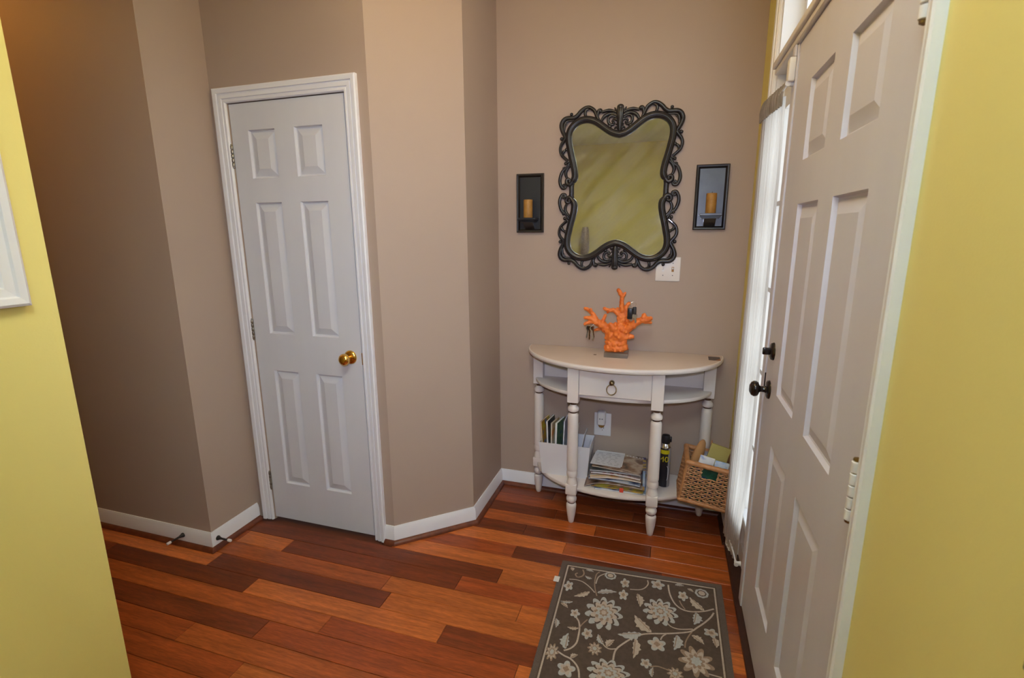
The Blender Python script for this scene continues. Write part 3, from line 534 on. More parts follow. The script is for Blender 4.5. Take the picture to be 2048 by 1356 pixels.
LEG = [(0.0190, 0.662), (0.0150, 0.655), (0.0145, 0.647), (0.0190, 0.639), (0.0265, 0.631), (0.0275, 0.622), (0.0262, 0.615), (0.0185, 0.611), (0.0185, 0.604), (0.0250, 0.598), (0.0268, 0.586), (0.0270, 0.45), (0.0278, 0.315), (0.0272, 0.303), (0.0250, 0.297),
       (0.0243, 0.294), (0.0268, 0.288), (0.0275, 0.276), (0.0262, 0.265), (0.0205, 0.260), (0.0208, 0.250), (0.0245, 0.240), (0.0268, 0.228), (0.0275, 0.221)]
FOOT = [(0.0265, 0.168), (0.0225, 0.163), (0.0195, 0.158), (0.0200, 0.152), (0.0245, 0.147), (0.0268, 0.139), (0.0265, 0.130), (0.0235, 0.122), (0.0185, 0.117), (0.0185, 0.113), (0.0235, 0.110), (0.0262, 0.103), (0.0258, 0.090), (0.0225, 0.055), (0.0165, 0.018), (0.0140, 0.004), (0.0110, 0.0)]
for x, y in ((-0.409, 2.318), (-0.011, 2.318), (TX - 0.440, 2.575), (TX + 0.440, 2.575)):
    b = new(); box(b, x - 0.0275, x + 0.0275, y - 0.0275, y + 0.0275, 0.662, 0.847, bev=0.0015)
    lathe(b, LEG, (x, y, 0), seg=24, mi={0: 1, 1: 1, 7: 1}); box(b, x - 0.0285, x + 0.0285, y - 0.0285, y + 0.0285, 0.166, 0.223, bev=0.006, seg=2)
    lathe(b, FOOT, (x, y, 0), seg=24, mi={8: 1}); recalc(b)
    obj('leg', b, ['cream_paint', 'chip_shade_brown'], tbl, smooth=40)
b = new(); box(b, TX - 0.172, TX + 0.172, 2.30, 2.56, 0.704, 0.842); dr = obj('drawer', b, 'cream_paint', tbl)
obj('drawer_front', bx(TX - 0.1695, TX + 0.1695, 2.2925, 2.302, 0.706, 0.840, bev=0.002), 'cream_paint', dr)
b = new(); lathe(b, [(0.0, -0.026), (0.007, -0.0255), (0.0115, -0.021), (0.0115, -0.017), (0.008, -0.013), (0.008, -0.010), (0.0125, -0.007), (0.0125, -0.003), (0.010, 0.0)], (-0.222, 2.2925, 0.783), 'y', 20)
kn = obj('knob', b, 'old_brass', dr, smooth=50)
b = new(); tube(b, [(-0.222 + 0.0225 * math.sin(t), 2.273 + 0.006 * math.cos(t), 0.752 + 0.0235 * math.cos(t)) for t in [2 * PI * i / 28 for i in range(28)]], 0.0028, 8, closed=True, up=(0, 1, 0)); obj('ring_pull', b, 'old_brass', kn, smooth=60)

# ---------------------------------------------------------------- things on the table top
ZT = 0.871
cs = thing('coral_sculpture', 'orange branching coral sculpture on a clear acrylic block', 'sculpture', (-0.215, 2.455, ZT))
obj('acrylic_base', bx(-0.066, 0.050, -0.036, 0.044, 0.0, 0.024, bev=0.0015), 'acrylic', cs, world=False)
b = new(); rc = random.Random(3)
for br in CORAL_BRANCHES:
    P = smooth_path([p[:3] for p in br], 6); n = len(P) - 1
    for i, p in enumerate(P):
        t = i / n * (len(br) - 1); k = min(int(t), len(br) - 2); r = br[k][3] + (br[k + 1][3] - br[k][3]) * (t - k)
        z = max(p.z, 0.0245 + r * 0.9)
        ball(b, (p.x, p.y, z), r * 1.12, 2)
        for _ in range(3):
            q = Vector((rc.gauss(0, 1), rc.gauss(0, 1), rc.gauss(0, 1))).normalized() * r * 1.02
            ball(b, (p.x + q.x, p.y + q.y, max(z + q.z, 0.0245 + r * 0.45)), r * rc.uniform(0.34, 0.56), 1)
co = obj('coral', b, 'coral_orange', cs, world=False)
rm = co.modifiers.new('remesh', 'REMESH'); rm.mode = 'VOXEL'; rm.voxel_size = 0.0026; rm.use_smooth_shade = True
sm = co.modifiers.new('smooth', 'SMOOTH'); sm.factor = 0.5; sm.iterations = 2

def key(parent, loc, length, m, swing, yaw):
    b = new(); lathe(b, [(0.0, -0.0011), (0.0115, -0.0011), (0.0115, 0.0011), (0.0, 0.0011)], (0, 0, -0.012), 'y', 16); box(b, -0.0038, 0.0038, -0.0009, 0.0009, -length, -0.02)
    for i in range(4): box(b, 0.0035, 0.0035 + 0.0008 * (1 + i % 3), -0.0009, 0.0009, -length + 0.004 + i * 0.006, -length + 0.007 + i * 0.006)
    o = obj('key', b, m, parent, world=False, smooth=30); o.location = loc; o.rotation_euler = (0, swing, yaw); return o
def ring(parent, c, r, tilt=0.0):
    b = new(); tube(b, [(c[0] + r * math.cos(t) * math.cos(tilt), c[1] + r * math.cos(t) * math.sin(tilt), c[2] + r * math.sin(t)) for t in [2 * PI * i / 22 for i in range(22)]], 0.0011, 6, closed=True)
    return obj('key_ring', b, 'chrome', parent, world=False, smooth=60)
kl = thing('door_keys', 'bunch of silver keys hanging from the left coral branch', 'keys', (-0.352, 2.437, 0.95))
ring(kl, (0.0, 0.0, 0.086), 0.016, 0.6)
for i, (dx, sw, ya, ln, m) in enumerate(((-0.010, 0.16, 0.5, 0.062, 'brushed_nickel'), (-0.003, 0.03, 0.9, 0.070, 'old_brass'), (0.006, -0.12, 0.3, 0.068, 'chrome'), (0.012, -0.22, 1.1, 0.060, 'brushed_nickel'))): key(kl, (dx, -0.004 * i, 0.074), ln, m, sw, ya)
kr = thing('car_key', 'black car key fob with a silver key hanging on the middle coral branch', 'keys', (-0.155, 2.43, 1.06))
ring(kr, (0.006, 0.0, 0.078), 0.014, 0.2)
b = bx(-0.020, 0.004, -0.010, 0.002, 0.008, 0.062, bev=0.004, seg=3); obj('fob', b, 'black_plastic', kr, world=False, smooth=50)
b = bx(0.004, 0.022, -0.006, 0.004, 0.030, 0.068, bev=0.004, seg=3); obj('remote', b, 'rubber_black', kr, world=False, smooth=50)
key(kr, (0.014, -0.004, 0.036), 0.046, 'chrome', -0.15, 0.2)
cd = thing('business_card', 'small dark printed card lying at the end of the table top', 'card', (0.242, 2.54, ZT), (0, 0, -0.03))
obj('card_sheet', bx(-0.027, 0.027, -0.036, 0.036, 0.0, 0.0012), 'card_dark', cd, world=False)
b = new(); poly(b, [(0.002, -0.036, 0.0015), (0.027, -0.036, 0.0015), (0.027, -0.010, 0.0015)]); obj('printed_corner', b, 'card_orange', cd, world=False)
tag(obj('paint_chip', bx(-0.336, -0.322, 2.456, 2.464, ZT, ZT + 0.0015), 'chip_shade_brown'), 'tiny brown chip lying on the cream table top beside the coral', 'chip')

# ---------------------------------------------------------------- the back wall: mirror, sconces, switch, outlet
MX, MZ, MY = -0.262, 1.686, YE
mir = thing('wall_mirror', 'wavy-edged wall mirror in a carved black openwork frame', 'mirror', (MX, MY, MZ))
fr = [Vector((x, 0, z)) for x, z in MIRROR_STROKES['frame']]
quad = smooth_path([(x, 0, z) for x, z in MIRROR_STROKES['frame'][:-1]], 4)
quad[0].x = 0.0
low = Vector((-0.224, 0, 0.0))
ul = quad + [low]
loop = [Vector((p.x, 0, p.z)) for p in ul] + [Vector((p.x, 0, -p.z)) for p in ul[::-1][1:]]
loop += [Vector((-p.x, 0, -p.z)) for p in ul[1:]] + [Vector((-p.x, 0, p.z)) for p in ul[::-1][1:-1]]
b = new(); f = b.faces.new([b.verts.new((p.x, -0.012, p.z)) for p in loop]); r_ = bmesh.ops.extrude_face_region(b, geom=[f])
for v in [g for g in r_['geom'] if isinstance(g, bmesh.types.BMVert)]: v.co.y = -0.004
recalc(b); bmesh.ops.triangulate(b, faces=b.faces[:]); obj('mirror_pane', b, 'mirror_glass', mir, world=False)
SYM = [(1, 1), (-1, 1), (1, -1), (-1, -1)]
b = new()
for sx, sz in SYM:
    P = smooth_path([(sx * x, -0.017, sz * z) for x, z in MIRROR_STROKES['frame']], 4); P[0] = Vector((sx * 0.006, -0.017, sz * 0.2586))
    tube(b, P, [0.0165] * (len(P) - 3) + [0.0155, 0.014, 0.0125], 12, up=(0, 1, 0), flat=0.85)
    Q = [p + Vector((0, -0.009, 0)) for p in P]; tube(b, Q, [0.0062] * (len(Q) - 2) + [0.005, 0.004], 8, up=(0, 1, 0))
    S = smooth_path([(sx * x, -0.019, sz * z) for x, z in MIRROR_STROKES['frame_scroll']], 5); n = len(S)
    tube(b, S, [0.0115 - 0.006 * i / n for i in range(n)], 8, up=(0, 1, 0)); ball(b, (sx * -0.2405, -0.021, sz * 0.0455), 0.009, 2, (1, 0.8, 1))
    tube(b, smooth_path([(sx * x, -0.014, sz * z) for x, z in MIRROR_STROKES['mid']] + [(sx * -0.231, -0.014, 0)], 3), 0.0125, 8, up=(0, 1, 0), flat=0.7)
recalc(b); obj('frame_molding', b, 'mirror_frame', mir, world=False, smooth=50)
WID = {'crown': 0.0088, 'crown_in': 0.0060, 'bud_a': 0.0048, 'bud_b': 0.0048, 'leaf_b': 0.0062, 'bud_c': 0.0050, 'corner': 0.0052, 'volute': 0.0070, 'palm_a': 0.0066, 'palm_b': 0.0070, 'palm_c': 0.0060, 'side_a': 0.0068, 'side_b': 0.0070, 'side_c': 0.0050}
BUD = [(-0.2378, 0.3655, 0.0082), (-0.2860, 0.2537, 0.0090), (-0.2607, 0.2018, 0.0085), (-0.2633, 0.1352, 0.0088), (-0.0965, 0.3715, 0.0095), (-0.031, 0.313, 0.0078), (-0.049, 0.297, 0.0105), (-0.268, 0.025, 0.0075), (-0.2732, 0.1125, 0.0065)]
for sx, sz in SYM:                                             # one piece of scrollwork in each corner
    b = new()
    for nm, w in WID.items():
        w *= 1.18; pts = MIRROR_STROKES[nm]; P = smooth_path([(sx * x, -0.012, sz * z) for x, z in pts], 5); n = len(P)
        tube(b, P, [w * (0.72 + 0.34 * math.sin(PI * min(1.0, (i + 1) / n * 1.15))) for i in range(n)], 8, up=(0, 1, 0), flat=0.95)
        if nm in ('crown', 'palm_a', 'palm_b', 'side_b'): tube(b, [p + Vector((0, -w * 0.75, 0)) for p in P], w * 0.30, 6, up=(0, 1, 0))
    for x, z, r in BUD: ball(b, (sx * x, -0.014, sz * z), r, 2, (1, 0.85, 1))
    for x, z, dx, dz in ((-0.262, 0.336, 0.010, -0.010), (-0.268, 0.326, 0.012, -0.004), (-0.271, 0.315, 0.011, 0.002), (-0.283, 0.176, 0.012, 0.006), (-0.270, 0.104, -0.008, 0.008), (-0.262, 0.110, -0.010, 0.010)):
        tube(b, [(sx * x, -0.012, sz * z), (sx * (x + dx), -0.012, sz * (z + dz))], [0.005, 0.0012], 6, up=(0, 1, 0))
    recalc(b); obj('scrollwork', b, 'mirror_frame', mir, world=False, smooth=50)
for sz in (1, -1):                                             # palmette at the top and at the bottom
    b = new()
    for dx, w in ((0.0, 0.010), (-0.0075, 0.0075), (0.0075, 0.0075)):
        P = smooth_path([(dx * 0.55, -0.016, sz * 0.279), (dx * 0.8, -0.020, sz * 0.31), (dx, -0.021, sz * 0.345), (dx * 1.15, -0.020, sz * 0.372), (dx * 0.9, -0.016, sz * 0.388)], 4); n = len(P)
        tube(b, P, [w * (0.55 + 0.65 * math.sin(PI * (0.18 + 0.72 * i / n))) for i in range(n)], 8, up=(0, 1, 0))
    ball(b, (0, -0.018, sz * 0.382), 0.0165, 2, (1.05, 0.7, 0.85))
    for s in (-1, 1):
        tube(b, smooth_path([(0, -0.016, sz * 0.352), (s * 0.018, -0.016, sz * 0.366), (s * 0.028, -0.014, sz * 0.382)], 4), [0.0075 - 0.0006 * i for i in range(9)], 8, up=(0, 1, 0))
        tube(b, smooth_path([(0, -0.016, sz * 0.312), (s * 0.012, -0.016, sz * 0.304), (s * 0.020, -0.014, sz * 0.307)], 4), [0.006 - 0.0004 * i for i in range(9)], 8, up=(0, 1, 0))
    for s in (-1, 1):
        for (x1, z1, x2, z2) in ((0.030, 0.350, 0.052, 0.356), (0.026, 0.330, 0.040, 0.318), (0.014, 0.292, 0.026, 0.286)):
            tube(b, smooth_path([(0, -0.015, sz * (z1 - 0.012)), (s * x1, -0.016, sz * z1), (s * x2, -0.013, sz * z2)], 4), [0.0085 - 0.0006 * i for i in range(9)], 8, up=(0, 1, 0))
    recalc(b); obj('palmette', b, 'mirror_frame', mir, world=False, smooth=50)

def sconce(cx, cz, label, back, w=0.146, h=0.299):
    s = thing('candle_sconce', label, 'sconce', (cx, YE, cz - h / 2), group='candle sconces beside the mirror')
    b = new(); prof = [(0.0, 0.0), (0.0, 0.018), (0.004, 0.022), (0.010, 0.021), (0.017, 0.012), (0.018, 0.008)]; rings = []
    for u, v in prof: rings.append([b.verts.new(p) for p in ((-w / 2 + u, -v, u), (w / 2 - u, -v, u), (w / 2 - u, -v, h - u), (-w / 2 + u, -v, h - u))])
    for k in range(len(rings) - 1):
        for i in range(4): b.faces.new((rings[k][i], rings[k][(i + 1) % 4], rings[k + 1][(i + 1) % 4], rings[k + 1][i]))
    b.faces.new(rings[0][::-1]); recalc(b); obj('frame', b, 'sconce_frame', s, world=False)
    obj('back_panel', bx(-w / 2 + 0.016, w / 2 - 0.016, -0.010, -0.004, 0.016, h - 0.016), back, s, world=False)
    zs = 0.075; dy = 0.090                                      # stepped shelf on a bracket
    b = new()
    for (hw, y1, z0, z1) in ((0.048, dy, zs - 0.011, zs), (0.043, dy - 0.008, zs - 0.017, zs - 0.012), (0.038, dy - 0.016, zs - 0.023, zs - 0.018)): box(b, -hw, hw, -y1, -0.009, z0, z1, bev=0.0015)
    obj('shelf', b, back, s, world=False, smooth=40)
    b = new(); poly(b, [(-0.026, -0.010, 0.016), (-0.026, -0.010, zs - 0.022), (-0.026, -0.066, zs - 0.022)]); poly(b, [(0.026, -0.010, 0.016), (0.026, -0.066, zs - 0.022), (0.026, -0.010, zs - 0.022)])
    poly(b, [(-0.026, -0.010, 0.016), (-0.026, -0.066, zs - 0.022), (0.026, -0.066, zs - 0.022), (0.026, -0.010, 0.016)]); recalc(b); obj('bracket', b, 'sconce_frame', s, world=False)
    return s, zs
def candle(x, y, z, label):
    c = thing('pillar_candle', label, 'candle', (x, y, z), group='candles in the sconces')
    b = new(); lathe(b, [(0.0225, 0.0), (0.0235, 0.002), (0.0235, 0.088), (0.0225, 0.0905), (0.019, 0.0895), (0.003, 0.087)], seg=28); obj('wax', b, 'candle_wax', c, world=False, smooth=50)
    b = new(); tube(b, [(0, 0, 0.0865), (0.0005, 0, 0.092), (0.002, 0, 0.097)], 0.0014, 6); obj('wick', b, 'wick', c, world=False)
sconce(0.175, 1.638, 'black framed candle sconce with a bluish reflection painted on its back, between the mirror and the front door', 'sconce_reflection')
sconce(-0.712, 1.630, 'all black candle sconce between the mirror and the wall corner', 'sconce_back')
candle(0.175, YE - 0.052, 1.638 - 0.1495 + 0.0755, 'amber pillar candle in the sconce by the front door')
candle(-0.712, YE - 0.052, 1.630 - 0.1495 + 0.0755, 'amber pillar candle in the sconce by the wall corner')

sw = thing('switch_plate', 'ivory double light switch plate partly behind the mirror frame', 'light switch', (0.0, YE, 1.297))
b = bx(-0.059, 0.059, -0.0055, 0.0, -0.060, 0.060, bev=0.003, seg=2); obj('plate', b, 'switch_plate', sw, world=False, smooth=50)
for dx in (-0.023, 0.023):
    obj('slot', bx(dx - 0.0055, dx + 0.0055, -0.0062, -0.005, -0.012, 0.012), 'candle_wax' if dx > 0 else 'outlet_white', sw, world=False)
    b = bx(dx - 0.004, dx + 0.004, -0.0145, -0.005, 0.0, 0.009, bev=0.0012); obj('toggle', b, 'switch_plate', sw, world=False)
    for dz in (-0.030, 0.030): obj('screw', lathe(new(), [(0.0, -0.0065), (0.0025, -0.0062), (0.003, -0.005)], (dx, 0, dz), 'y', 10), 'print_grey', sw, world=False)
ou = thing('wall_outlet', 'white wall outlet under the console table', 'outlet', (-0.296, YE, 0.441))
obj('plate', bx(-0.046, 0.046, -0.0055, 0.0, -0.066, 0.066, bev=0.003, seg=2), 'outlet_white', ou, world=False, smooth=50)
b = new(); lathe(b, [(0.0, -0.0075), (0.015, -0.0075), (0.0165, -0.005)], (0, 0, -0.024), 'y', 20); so = obj('socket', b, 'outlet_white', ou, world=False, smooth=40)
for dx in (-0.0065, 0.0065): obj('slot', bx(dx - 0.0011, dx + 0.0011, -0.0079, -0.007, -0.024, -0.015), 'slot_dark', so, world=False)
obj('slot', lathe(new(), [(0.0, -0.0079), (0.0024, -0.0078)], (0, 0, -0.032), 'y', 10), 'slot_dark', so, world=False)
nl = thing('plug_in_freshener', 'small white plug-in air freshener in the wall outlet', 'air freshener', (-0.300, YE - 0.0055, 0.455))
b = bx(-0.023, 0.023, -0.046, 0.0, -0.006, 0.072, bev=0.012, seg=4); obj('body', b, 'outlet_white', nl, world=False, smooth=60)
b = new(); lathe(b, [(0.004, -0.024), (0.012, -0.022), (0.017, -0.014), (0.018, -0.004)], (0, -0.019, 0), seg=18); obj('oil_bulb', b, 'candle_wax', nl, world=False, smooth=60)
b = new(); box(b, -0.010, -0.003, -0.0465, -0.0460, 0.030, 0.036); box(b, 0.003, 0.010, -0.0465, -0.0460, 0.030, 0.036); obj('vent', b, 'print_grey', nl, world=False)

# ---------------------------------------------------------------- lower shelf: file box, papers, magazines, spray can
ZS = 0.1986
fb = thing('file_box', 'white open file box on the lower table shelf, holding magazines', 'box', (-0.47, 2.49, ZS))
def tapered(hw0, hd0, hw1, hd1, h, t):
    b = new(); r0 = [(-hw0, -hd0), (hw0, -hd0), (hw0, hd0), (-hw0, hd0)]; r1 = [(-hw1, -hd1), (hw1, -hd1), (hw1, hd1), (-hw1, hd1)]
    R = [[b.verts.new((x, y, z)) for x, y in q] for q, z in ((r0, 0.0), (r1, h), ([(x - math.copysign(t, x), y - math.copysign(t, y)) for x, y in r1], h), ([(x - math.copysign(t, x), y - math.copysign(t, y)) for x, y in r0], t))]
    for k in range(3):
        for i in range(4): b.faces.new((R[k][i], R[k][(i + 1) % 4], R[k + 1][(i + 1) % 4], R[k + 1][i]))
    b.faces.new(R[0][::-1]); b.faces.new(R[3]); return recalc(b)
obj('carton', tapered(0.123, 0.066, 0.137, 0.086, 0.186, 0.004), 'box_white', fb, world=False)
def upright(name, x, lean, wid, hgt, t, m, edge, label, cat, yaw=0.0, y=2.49, z0=0.0045, curl=0.0, group=None):
    """magazine or envelope standing in the box; x across the box, leaning by `lean`"""
    o = thing(name, label, cat, (x, y, ZS + z0), (0, lean, yaw), group)
    b = new(); n = 6; rows = []
    for i in range(n + 1):
        z = hgt * i / n; c = curl * (i / n) ** 2
        rows.append([b.verts.new(p) for p in ((-t / 2 + c, -wid / 2, z), (t / 2 + c, -wid / 2, z), (t / 2 + c, wid / 2, z), (-t / 2 + c, wid / 2, z))])
    for i in range(n):
        for k in range(4): b.faces.new((rows[i][k], rows[i][(k + 1) % 4], rows[i + 1][(k + 1) % 4], rows[i + 1][k]))
    b.faces.new(rows[0][::-1]); b.faces.new(rows[-1]); recalc(b)
    obj('pages' if edge != m else 'sheet', b, edge, o, world=False)
    if edge != m:
        for s in (-1, 1):
            b = new(); rows = []
            for i in range(n + 1):
                z = (hgt + 0.002) * i / n; c = curl * (i / n) ** 2 + s * (t / 2 + 0.0004)
                rows.append([b.verts.new(p) for p in ((c, -wid / 2 - 0.002, z), (c, wid / 2, z), (c + s * 0.0007, wid / 2, z), (c + s * 0.0007, -wid / 2 - 0.002, z))])
            for i in range(n):
                for k in range(4): b.faces.new((rows[i][k], rows[i][(k + 1) % 4], rows[i + 1][(k + 1) % 4], rows[i + 1][k]))
            b.faces.new(rows[0][::-1]); b.faces.new(rows[-1]); recalc(b); obj('cover', b, m, o, world=False)
    return o
upright('magazine', -0.575, -0.07, 0.112, 0.285, 0.005, 'print_yellow', 'paper_cream', 'magazine with a yellow and blue cover in the file box, at its end wall', 'magazine', yaw=-0.16)
upright('magazine', -0.552, -0.04, 0.112, 0.290, 0.008, 'print_dark', 'paper', 'black covered magazine standing in the file box', 'magazine', yaw=-0.12)
upright('magazine', -0.536, 0.0, 0.112, 0.282, 0.005, 'print_orange', 'paper_cream', 'orange covered magazine standing in the file box', 'magazine', yaw=-0.15)
upright('magazine', -0.514, 0.02, 0.112, 0.286, 0.011, 'print_green', 'paper', 'thick green covered magazine in the file box next to the envelopes', 'magazine', yaw=-0.18)
upright('envelope', -0.486, 0.03, 0.105, 0.300, 0.006, 'envelope', 'envelope', 'long bluish white envelope standing in the file box beside the green magazine', 'envelope', yaw=0.02)
upright('envelope', -0.468, 0.06, 0.105, 0.282, 0.004, 'envelope', 'envelope', 'bluish white envelope in the middle of the file box behind the table leg', 'envelope')
upright('folded_paper', -0.438, 0.10, 0.110, 0.262, 0.003, 'paper', 'paper', 'folded white sheet leaning in the file box behind the table leg', 'paper', yaw=0.05)
o = thing('letter', 'white letter leaning diagonally in the empty end of the file box', 'paper', (-0.412, 2.488, ZS + 0.0045), (0.0, 0.18, 0.0))
b = new(); prism(b, [(-0.0015, -0.052), (0.0015, -0.052), (0.0015, 0.052), (-0.0015, 0.052)], 0.0, 0.24); obj('sheet', b, 'paper', o, world=False)
o = thing('letter_card', 'small white card with a blue tint lying against the letter in the file box', 'card', (-0.400, 2.452, ZS + 0.02), (0.0, 0.32, 0.0))
obj('sheet', bx(-0.001, 0.001, -0.022, 0.022, 0.0, 0.195), 'envelope', o, world=False)

def booklet(name, cx, cy, z, w, d, t, rot, m, label, cat='magazine', edge='paper_cream', bend=0.0, droop=0.0, group=None):
    """magazine lying flat; bend lifts its middle, droop lowers its left end"""
    o = thing(name, label, cat, (cx, cy, z), (0, 0, rot), group); n = 12
    lift = lambda u: bend * (1 - (2 * u - 1) ** 2) + droop * max(0.0, 1 - 3 * u) ** 2
    def slab(z0, z1, ex):
        b = new(); rows = []
        for i in range(n + 1):
            u = i / n; x = -w / 2 - ex + (w + 2 * ex) * u; h = lift(u)
            rows.append([b.verts.new(p) for p in ((x, -d / 2 - ex, z0 + h), (x, d / 2 + ex, z0 + h), (x, d / 2 + ex, z1 + h), (x, -d / 2 - ex, z1 + h))])
        for i in range(n):
            for k in range(4): b.faces.new((rows[i][k], rows[i][(k + 1) % 4], rows[i + 1][(k + 1) % 4], rows[i + 1][k]))
        b.faces.new(rows[0][::-1]); b.faces.new(rows[-1]); return recalc(b)
    if edge == m: obj('sheet', slab(0.0, t, 0.0), m, o, world=False, smooth=30); return o
    obj('pages', slab(0.0008, t - 0.0008, 0.0), edge, o, world=False, smooth=30)
    obj('cover', slab(0.0, 0.0008, 0.002), m, o, world=False, smooth=30); obj('cover', slab(t - 0.0008, t, 0.002), m, o, world=False, smooth=30)
    return o
SX0, SY0 = -0.195, 2.445
booklet('magazine', -0.172, 2.440, ZS, 0.250, 0.205, 0.007, 0.04, 'print_blue', 'pale blue magazine at the very bottom of the pile, held by a red clip', edge='paper')
booklet('magazine', -0.180, 2.442, ZS + 0.0075, 0.255, 0.205, 0.006, -0.04, 'print_violet', 'magazine with violet and yellow cover low in the pile on the shelf', bend=0.003, edge='print_yellow')
booklet('magazine', -0.178, 2.446, ZS + 0.0170, 0.245, 0.200, 0.005, 0.05, 'print_yellow', 'magazine with a yellow and blue cover in the lower half of the pile', bend=0.005, edge='print_violet')
booklet('magazine', -0.205, 2.440, ZS + 0.0275, 0.285, 0.205, 0.005, 0.02, 'print_brown', 'brown magazine whose spine end droops out of the pile to the shelf', bend=0.007, droop=-0.022)
booklet('magazine', -0.195, 2.448, ZS + 0.0405, 0.255, 0.200, 0.007, -0.06, 'print_blue', 'blue and grey magazine in the middle of the pile', bend=0.006, edge='envelope')
booklet('magazine', -0.200, 2.446, ZS + 0.0540, 0.250, 0.200, 0.009, 0.07, 'print_orange', 'orange covered magazine in the middle of the pile', bend=0.010)
booklet('magazine', -0.190, 2.450, ZS + 0.0735, 0.245, 0.200, 0.008, -0.05, 'print_red', 'red and white magazine high in the pile', bend=0.007, edge='paper')
booklet('magazine', -0.200, 2.452, ZS + 0.0890, 0.250, 0.200, 0.007, 0.03, 'print_dark', 'dark grey magazine just beneath the top of the pile', bend=0.004, edge='paper')
top = booklet('magazine', -0.180, 2.455, ZS + 0.1010, 0.240, 0.200, 0.006, -0.16, 'print_brown', 'brown photo magazine with white title letters on top of the pile', bend=0.003)
b = new()                                                      # row of title letters, too small to read
for i in range(8):
    x = -0.02 + i * 0.0165
    for z_, w_ in ((0.0, 0.010), (0.006, 0.008)): box(b, x, x + w_, 0.078 + z_, 0.081 + z_, 0.0085, 0.0092)
    box(b, x, x + 0.003, 0.078, 0.087, 0.0085, 0.0092)
obj('title_lettering', b, 'paper', top, world=False)
booklet('loose_sheet', -0.240, 2.475, ZS + 0.1105, 0.150, 0.165, 0.0012, -0.02, 'paper', 'blank white sheet sticking out behind the printed bill', 'paper', edge='paper')
bill = booklet('printed_bill', -0.245, 2.458, ZS + 0.1122, 0.155, 0.160, 0.0012, -0.06, 'paper_grey', 'pale printed bill lying on top of the magazine pile', 'paper', edge='paper_grey')
b = new(); rr = random.Random(5)
for i in range(9):
    y = 0.066 - i * 0.016; x = -0.066 + rr.uniform(0, 0.012)
    while x < 0.055:
        l = rr.uniform(0.008, 0.026); box(b, x, min(x + l, 0.066), y, y + 0.0024, 0.0012, 0.0016); x += l + rr.uniform(0.006, 0.024)
obj('printed_lines', b, 'print_grey', bill, world=False)
tag(obj('paper_clip', bx(-0.170, -0.150, 2.331, 2.3378, ZS, ZS + 0.024, bev=0.003, seg=2), 'red_clip', smooth=50), 'red plastic clip standing against the bottom of the magazine pile', 'clip')
booklet('brochure', -0.058, 2.462, ZS + 0.001, 0.012, 0.15, 0.108, 0.05, 'print_violet', 'narrow violet brochure on edge between the magazine pile and table leg', 'brochure', edge='print_blue')

can = thing('spray_can', 'black and yellow aerosol spray can behind the turned front leg', 'spray can', (0.040, 2.475, ZS))
b = new(); lathe(b, [(0.024, 0.0), (0.0278, 0.002), (0.0285, 0.005), (0.0285, 0.208), (0.0265, 0.212)], seg=32)
for f in b.faces:
    a = math.atan2(f.calc_center_median().y, f.calc_center_median().x)
    if -1.0 < a < 1.4 or a > 2.9: f.material_index = 1
obj('body', b, ['can_black', 'can_grey'], can, world=False, smooth=40)
obj('shoulder', lathe(new(), [(0.0265, 0.212), (0.0245, 0.222), (0.019, 0.231), (0.0175, 0.236)], seg=32), 'chrome', can, world=False, smooth=40)
b = new(); lathe(b, [(0.0205, 0.234), (0.021, 0.236), (0.021, 0.268), (0.018, 0.276), (0.010, 0.279), (0.0, 0.2795)], seg=24); box(b, 0.014, 0.028, -0.008, 0.008, 0.242, 0.268, bev=0.002); obj('spray_cap', recalc(b), 'black_plastic', can, world=False, smooth=45)
def wrap(a0, a1, z0, z1, r, n=12):
    b = new(); A = [[b.verts.new((r * math.cos(a0 + (a1 - a0) * i / n), r * math.sin(a0 + (a1 - a0) * i / n), z)) for i in range(n + 1)] for z in (z0, z1)]
    for i in range(n): b.faces.new((A[0][i], A[0][i + 1], A[1][i + 1], A[1][i]))
    return b
obj('label_band', wrap(-2.6, -0.75, 0.183, 0.204, 0.0288), 'can_yellow', can, world=False, smooth=60)
obj('label_stripe', wrap(-0.62, 0.4, 0.128, 0.133, 0.0288), 'can_yellow', can, world=False, smooth=60)
b = new(); A = [(-1.15 + 0.35 * math.sin(t), 0.078 + 0.040 * math.cos(t)) for t in [0.0, 0.4, 0.8, 1.2, 1.6, 2.0, 2.4, 2.8]]
tube(b, [(0.029 * math.cos(a), 0.029 * math.sin(a), z) for a, z in A], 0.0011, 6); obj('spray_picture', b, 'paper', can, world=False)
tc_ = bpy.data.curves.new('brand_digits', 'FONT'); tc_.body = '40'; tc_.size = 0.042; tc_.align_x = 'CENTER'; tc_.extrude = 0.0006
to = bpy.data.objects.new('brand_digits', tc_); COL.objects.link(to); dg = bpy.context.evaluated_depsgraph_get()
me = bpy.data.meshes.new_from_object(to.evaluated_get(dg)); bpy.data.objects.remove(to)
b = new(); b.from_mesh(me)
for v in b.verts:
    a = -1.62 + v.co.x / 0.0287; v.co = Vector(((0.0289 + v.co.z) * math.cos(a), (0.0289 + v.co.z) * math.sin(a), 0.141 + v.co.y))
obj('lettering', b, 'can_yellow', can, world=False)

